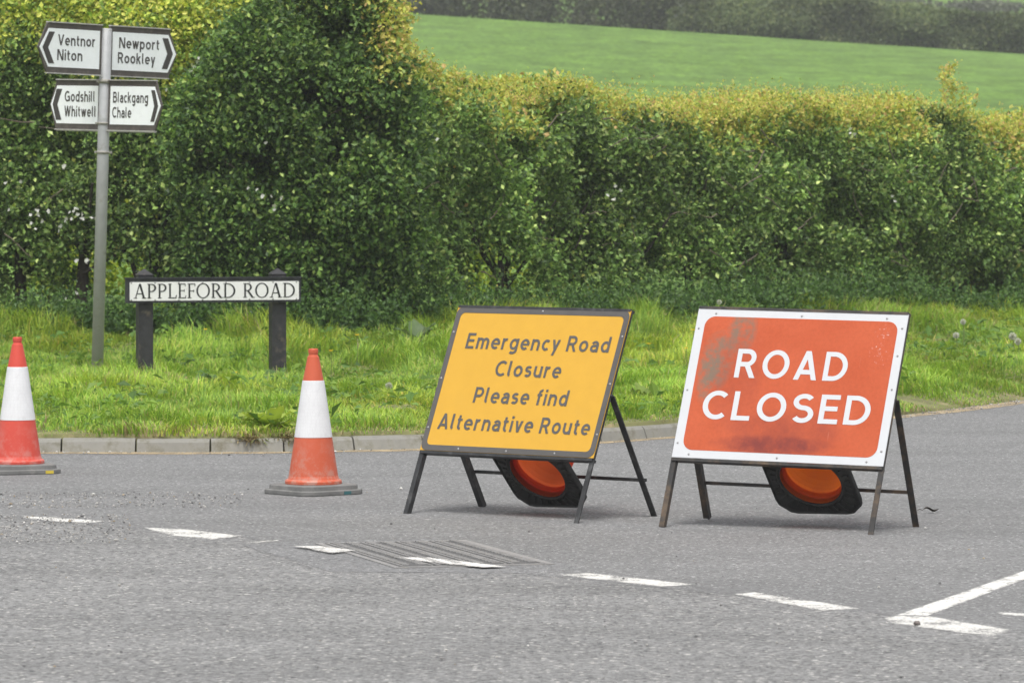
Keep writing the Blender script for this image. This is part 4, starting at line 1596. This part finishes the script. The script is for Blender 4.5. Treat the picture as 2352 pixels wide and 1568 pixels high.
# ------------------------------------------------------------------ A-frame road signs
def a_frame(name, label, px, py, theta, phi, wd, leg, ht, hinge, back, barf, fm, roll=0.0):
    p = G(px, py)
    t = thing(name, label, "road sign", (p.x, p.y, 0), -theta, "temporary road signs on A-frames")
    t.rotation_euler = (0, roll, -theta)
    e = Vector((0, math.sin(phi), math.cos(phi)))
    nrm_ = Vector((0, -math.cos(phi), math.sin(phi)))
    tot = leg + ht
    # front frame: two long legs with the top and bottom rails of the panel
    for sx in (-1, 1):
        mb = MB()
        x = sx * (wd / 2 - .013)
        a = Vector((x, 0, 0))
        mb.bar(a - nrm_ * .009, a + e * tot - nrm_ * .009, .026, .008, nrm_)
        mb.bar(a - Vector((sx * .010, 0, 0)) - nrm_ * .024, a - Vector((sx * .010, 0, 0)) + e * tot - nrm_ * .024, .006, .022, nrm_)
        mb.build("front_leg", fm, t)
    mb = MB()
    for q in (leg - .006, tot - .001):
        mb = MB()
        c0_ = Vector((-wd / 2 + .006, 0, 0)) + e * q - nrm_ * .013
        c1_ = Vector((wd / 2 - .006, 0, 0)) + e * q - nrm_ * .013
        mb.bar(c0_, c1_, .034, .014, e)
        mb.build("panel_rail", fm, t)
    # back stay
    hy = e * hinge
    for sx in (-1, 1):
        mb = MB()
        x = sx * (wd / 2 - .004)
        p0 = Vector((x, hy.y + .02, hy.z))
        p1 = Vector((x + sx * .004, back, .0))
        mb.bar(p0, p1, .030, .007, (0, -1, .3))
        mb.bar(p0 + Vector((sx * -.013, .012, 0)), p1 + Vector((sx * -.013, .012, 0)), .006, .03, (0, -1, .3))
        mb.build("back_leg", fm, t)
    q0 = Vector((0, hy.y + .02, hy.z)).lerp(Vector((0, back, 0)), 1 - barf) + Vector((0, .045, 0))
    mb = MB()
    mb.bar(Vector((-wd / 2 + .012, q0.y, q0.z)), Vector((wd / 2 - .012, q0.y, q0.z)), .024, .016, (0, 0, 1))
    mb.build("cross_bar", fm, t)
    for sx in (-1, 1):
        mb = MB()
        mb.m = Matrix.Translation((sx * (wd / 2 - .016), hy.y + .012, hy.z)) @ Matrix.Rotation(math.pi / 2, 4, 'Y')
        mb.lathe([(0, -.02), (.011, -.018), (.011, .018), (0, .02)], 10)
        mb.build("hinge", fm, t)

    def face(nm, mb_, mat, parent=None):
        ob = mb_.build(nm, mat, parent or t)
        if parent is None:
            ob.location = e * leg
            ob.rotation_euler = (math.pi / 2 - phi, 0, 0)
        return ob
    return t, face, q0


# yellow sign
YW, YL, YH = 1.088, .335, .775
ysign, face, yq = a_frame("closure_notice", "yellow A-frame sign reading Emergency Road Closure Please find Alternative Route", 1122, 1190.5,
                          R(38), R(23.5), YW, YL, YH, .66, .63, .30, M['frame'], R(0.1))
mb = MB()
mb.prism(rect_like(-YW / 2 + .003, .003, YW / 2 - .003, YH - .003, 0), -.002, .002)
pan = face("panel", mb, M['yellow'])
mb = MB()
mb.ringprism(rrect(-YW / 2 + .004, .004, YW / 2 - .004, YH - .004, .036), rrect(-YW / 2 + .034, .033, YW / 2 - .034, YH - .034, .026), .002, .0035)
mb.build("border", M['y_ink'], pan)
mb = MB()
for txt, base, ww, cx in (("Emergency Road", .550, .895, .020), ("Closure", .408, .410, .006), ("Please find", .264, .585, .004), ("Alternative Route", .118, .945, .004)):
    lettering(pan, M['y_ink'], txt, -ww / 2 + cx, ww / 2 + cx, base, .083, gap=.17, space=.52, z=.0038)
for x, y in [(-YW / 2 + .017, YH * f) for f in (.16, .5, .82)] + [(YW / 2 - .017, YH * f) for f in (.16, .5, .82)] + [(0, YH - .017), (0, .017), (-.3, .017), (.3, .017)]:
    mb = MB()
    mb.m = Matrix.Translation((x, y, .0035))
    mb.lathe([(.006, 0), (.005, .002), (0, .003)], 8)
    mb.build("rivet", M['screw'], pan)

# red sign
RW, RL, RH = 1.095, .345, .775
rsign, face, rq = a_frame("road_closed_sign", "red and white A-frame sign reading ROAD CLOSED with scuffed face", 1755, 1219.5,
                          R(26), R(23), RW, RL, RH, .68, .57, .28, M['frame_rust'], R(0.85))
mb = MB()
mb.prism(rect_like(-RW / 2 + .004, .004, RW / 2 - .004, RH - .006, 0), -.002, .002)
pan = face("panel", mb, M['white'])
mb = MB()
mb.prism(rrect(-RW / 2 + .050, .044, RW / 2 - .047, RH - .045, .052), .002, .003)
mb.build("red_face", M['red'], pan)
lettering(pan, M['white'], "ROAD", -.296, .280, .420, .147, gap=.19, z=.0040)
lettering(pan, M['white'], "CLOSED", -.430, .434, .203, .147, gap=.175, z=.0040)
mb = MB()
for x, y in [(-RW / 2 + .022, RH * f) for f in (.1, .45, .86)] + [(RW / 2 - .025, RH * f) for f in (.1, .5, .72, .9)] + \
        [(-RW / 2 + .10, RH - .030), (0.0, RH - .030), (RW / 2 - .11, RH - .030), (-RW / 2 + .09, .022), (0, .022), (RW / 2 - .09, .022)]:
    mb = MB()
    mb.m = Matrix.Translation((x, y, .002))
    mb.lathe([(.0058, 0), (.005, .002), (0, .003)], 8)
    mb.build("rivet", M['screw'], pan)

# ------------------------------------------------------------------ traffic cones
def cone_base_outline(h, ch):
    return [(h - ch, -h), (h, -h + ch), (h, h - ch), (h - ch, h), (-h + ch, h), (-h, h - ch), (-h, -h + ch), (-h + ch, -h)]


def make_cone(label, body_mat, base_mat, loc, rz, hollow=False, mark=None, group="traffic cones weighting and closing the road"):
    t = thing("traffic_cone", label, "traffic cone", loc, rz, group)
    hb = .212
    # rubber base: a wide slab with a smaller step on it; hollow cones have a ribbed underside
    o1, o2 = cone_base_outline(hb, .062), cone_base_outline(hb - .020, .056)
    mb = MB()
    n = 48
    circ = lambda r_, z: [(r_ * math.cos(2 * math.pi * k / n), r_ * math.sin(2 * math.pi * k / n), z) for k in range(n)]

    def dense(poly):
        out = []
        for k in range(n):
            a = 2 * math.pi * k / n
            d = Vector((math.cos(a), math.sin(a)))
            best = 9
            for i_ in range(len(poly)):
                p, q = Vector(poly[i_]), Vector(poly[(i_ + 1) % len(poly)])
                ed = q - p
                den = d.x * ed.y - d.y * ed.x
                if abs(den) < 1e-9: continue
                tt = (p.x * ed.y - p.y * ed.x) / den
                ss = (p.x * d.y - p.y * d.x) / den
                if tt > 0 and -1e-6 <= ss <= 1 + 1e-6: best = min(best, tt)
            out.append((d.x * best, d.y * best))
        return out
    d1, d2 = dense(o1), dense(o2)
    hr = .146 if hollow else .128
    rings = [circ(hr, 0.006 if hollow else .0), [(x * .965, y * .965, 0.012 if hollow else .0) for x, y in d1], [(x * .985, y * .985, .0) for x, y in d1], [(x, y, .006) for x, y in d1], [(x, y, .022) for x, y in d1],
             [(x * .985, y * .985, .026) for x, y in d1], [(x, y, .027) for x, y in d2], [(x * .99, y * .99, .047) for x, y in d2],
             [(x * .965, y * .965, .051) for x, y in d2], circ(.156, .053), circ(hr, .053), circ(hr, 0.006 if hollow else 0.0)]
    V = [p for r_ in rings for p in r_]
    Fs = []
    for a in range(len(rings) - 1):
        for k in range(n):
            Fs.append((a * n + k, a * n + (k + 1) % n, (a + 1) * n + (k + 1) % n, (a + 1) * n + k))
    mb.add(V, Fs)
    bs = mb.build("base", base_mat, t)
    if hollow:
        mb = MB()
        for k in range(32):
            a = 2 * math.pi * k / 32
            rr = min(math.hypot(*d1[int(k * 1.5) % n]) * .90, .245)
            mb.m = Matrix.Rotation(a, 4, 'Z')
            mb.box(((.168 + rr) / 2, 0, .006), (max(rr - .168, .02), .012, .013))
        mb.m = Matrix.Identity(4)
        mb.lathe([(.152, .012), (.153, .001), (.160, -.001), (.166, .012)], 48)
        mb.build("rib", base_mat, bs)
    if mark:
        mb = MB()
        mb.prism([(mark[1] - .02, -hb - .002), (mark[1] + .026, -hb - .002), (mark[1] + .026, -hb + .004), (mark[1] - .02, -hb + .004)], .004, .021)
        mb.build("paint_mark", mark[0], bs)
    # body shell with flange, taper, neck and tip
    prof = [(.146, .050), (.150, .056), (.150, .068), (.146, .074), (.137, .078), (.130, .095), (.0985, .300), (.0985, .3001), (.0555, .596), (.055, .598), (.0300, .722), (.0255, .726), (.0235, .736), (.026, .742), (.0262, .758), (.0235, .764)]
    inner = [(.0195, .762), (.0205, .72), (.052, .596), (.0945, .300), (.124, .095), (.126, .056), (.128, .050)]
    if hollow:
        inner = []
        prof = [(.1455, .006), (.1455, .034), (.136, .040), (.134, .060), (.150, .060), (.150, .072), (.137, .080), (.128, .098), (.119, .125)] + prof[6:] + [(0.0, .766)]
    mb = MB()
    mb.lathe(prof + inner, 56, sharp=True)
    mb.build("body", body_mat, t)
    mb = MB()
    mb.lathe([(.0990, .2985), (.1005, .2995), (.0578, .5955), (.0562, .597)], 56, sharp=True)
    mb.build("reflective_sleeve", M['sleeve_thin'] if hollow else M['sleeve'], t)
    return t


p = G(720, 1133)
make_cone("faded orange traffic cone standing alone left of the yellow sign", M['cone_orange'], M['rubber'], (p.x, p.y, 0), R(40), mark=(M['teal_mark'], .06))
p = G(41, 1085)
make_cone("bright red-orange traffic cone cut by the left edge of the picture", M['cone_red'], M['rubber'], (p.x, p.y, 0), R(22), mark=(M['yellow_mark'], .12))


def lay_cone(label, mat, px, py, d, axis, roll):
    c = at(px, py, d)
    t = make_cone(label, mat, M['rubber_dark'], (c.x, c.y, c.z), 0, hollow=True)
    Z_ = Vector(axis).normalized()
    X_ = Vector((math.cos(roll), -(Z_.x * math.cos(roll) + Z_.z * math.sin(roll)) / Z_.y, math.sin(roll))).normalized()
    Y_ = Z_.cross(X_)
    t.rotation_euler = Matrix((X_, Y_, Z_)).transposed().to_euler()
    t.scale = (1.05, 1.05, 1.05)
    return t


pY = G(1235, 1184)
lay_cone("orange traffic cone laid through the yellow sign as a weight with its hollow base showing", M['cone_glow'], 1233, 1092, 23.98, (.455, .59, .66), R(2))
pR = G(1861, 1215)
lay_cone("amber traffic cone laid through the red sign as a weight with its hollow base showing", M['cone_deep'], 1861, 1107, 23.145, (.32, .66, .68), R(1))

# ------------------------------------------------------------------ loose grit and small debris on the road
def stones():
    r = np.random.default_rng(17)
    P = []
    def add(px0, px1, py0, py1, n):
        for _ in range(n):
            q = G(r.uniform(px0, px1), r.uniform(py0, py1), .006)
            P.append((q.x, q.y))
    add(-100, 560, 1130, 1165, 900)
    add(-100, 300, 1180, 1245, 900)
    add(-100, 2352, 1120, 1560, 260)
    P = np.array(P)
    xs_ = r.uniform(-5, 6, 900)
    P = np.concatenate([P, np.stack([xs_, kerb_d(xs_) - r.exponential(.12, 900)], 1)])
    xs_ = r.uniform(2.0, 6, 900)
    P = np.concatenate([P, np.stack([xs_, kerb_d(xs_) - r.normal(.15, .25, 900)], 1)])
    P = P[np.abs(P[:, 0]) < 7]
    n = len(P)
    s = .0025 + r.exponential(.0019, n)
    s = np.minimum(s, .012)
    # small irregular octahedra
    base = np.array([(1, 0, 0), (0, 1, 0), (-1, 0, 0), (0, -1, 0), (0, 0, .8), (0, 0, -.5)])
    V = np.concatenate([P, np.full((n, 1), .007)], 1)[:, None] + base[None] * s[:, None, None] * r.uniform(.6, 1.3, (n, 6, 1))
    V = V.reshape(-1, 3)
    i = np.arange(n)[:, None] * 6
    tr = np.array([(0, 1, 4), (1, 2, 4), (2, 3, 4), (3, 0, 4), (1, 0, 5), (2, 1, 5), (3, 2, 5), (0, 3, 5)])
    Fq = (i[:, None] + tr[None]).reshape(-1, 3)
    col = pal(n, r, [(.24, .235, .23), (.36, .35, .33), (.13, .13, .13), (.30, .25, .18), (.5, .49, .47)], (4, 3, 2, .6, .8))
    return fast_mesh("gravel", V, [Fq], M['stone'], np.repeat(col, 6, 0))


tag(stones(), kind='stuff')


def pebble(px, py, s, col, label):
    p = G(px, py, .005)
    bm = bmesh.new()
    bmesh.ops.create_icosphere(bm, subdivisions=2, radius=s)
    for v in bm.verts:
        v.co *= random.uniform(.8, 1.15)
        v.co.z *= .65
    me = bpy.data.meshes.new("pebble")
    bm.to_mesh(me); bm.free()
    me.materials.append(plain("pebble_stone", col, .9))
    o = bpy.data.objects.new("pebble", me)
    C.objects.link(o)
    o.location = (p.x, p.y, .004 + s * .5)
    tag(o, label, "stone", "loose stones on the road")


pebble(216, 966 + 1119.6 * 0 + 0, .02, (.3, .25, .2), "brown stone lying in the gutter beside the red-orange cone") if False else None
pebble(214, 1137, .013, (.5, .49, .46), "pale stone on the road to the left of the middle cone")
pebble(2106, 1433, .014, (.16, .14, .13), "dark stone lying on the corner of the white road line")
pebble(863, 1269, .010, (.06, .06, .06), "small dark stone at the left edge of the inspection cover") if False else None

# curled dead leaf on the road right of the red sign
p = G(2138, 1178)
dl = thing("dead_leaf", "curled dark dead leaf on the road to the right of the red sign", "leaf", (p.x, p.y, .006), R(8))
mb = MB()
n = 8
V = []
for k in range(n + 1):
    f = k / n
    w = .022 * math.sin(math.pi * (f * .9 + .06))
    for q in (-1, 0, 1):
        V.append(((f - .5) * .11, q * w, .012 + abs(q) * .016 * math.sin(f * 3) + .012 * math.sin(f * 7)))
mb.add(V, [(k * 3 + q, k * 3 + q + 1, k * 3 + q + 4, k * 3 + q + 3) for k in range(n) for q in (0, 1)], True)
mb.build("blade", M['bark'], dl)
mb = MB()
mb.tube([(-.055, 0, .012), (-.075, .01, .02), (-.088, .02, .008)], [.002, .002, .0015], 5)
mb.build("leaf_stalk", M['bark'], dl)
dl.scale = (.75, .75, .75)

# ------------------------------------------------------------------ thin spring haze between the road and the far hedges
mb = MB()
mb.box((0, 400, 24), (1300, 1040, 52))
hz = bpy.data.materials.new("spring_haze")
hz.use_nodes = True
nt = hz.node_tree
for n_ in list(nt.nodes):
    nt.nodes.remove(n_)
ho = nt.nodes.new("ShaderNodeOutputMaterial")
pv = nt.nodes.new("ShaderNodeVolumePrincipled")
pv.inputs["Color"].default_value = (0.93, 0.95, 0.97, 1)
pv.inputs["Density"].default_value = 0.00075
pv.inputs["Anisotropy"].default_value = 0.2
nt.links.new(pv.outputs[0], ho.inputs["Volume"])
tag(mb.build("haze", hz), kind='stuff')
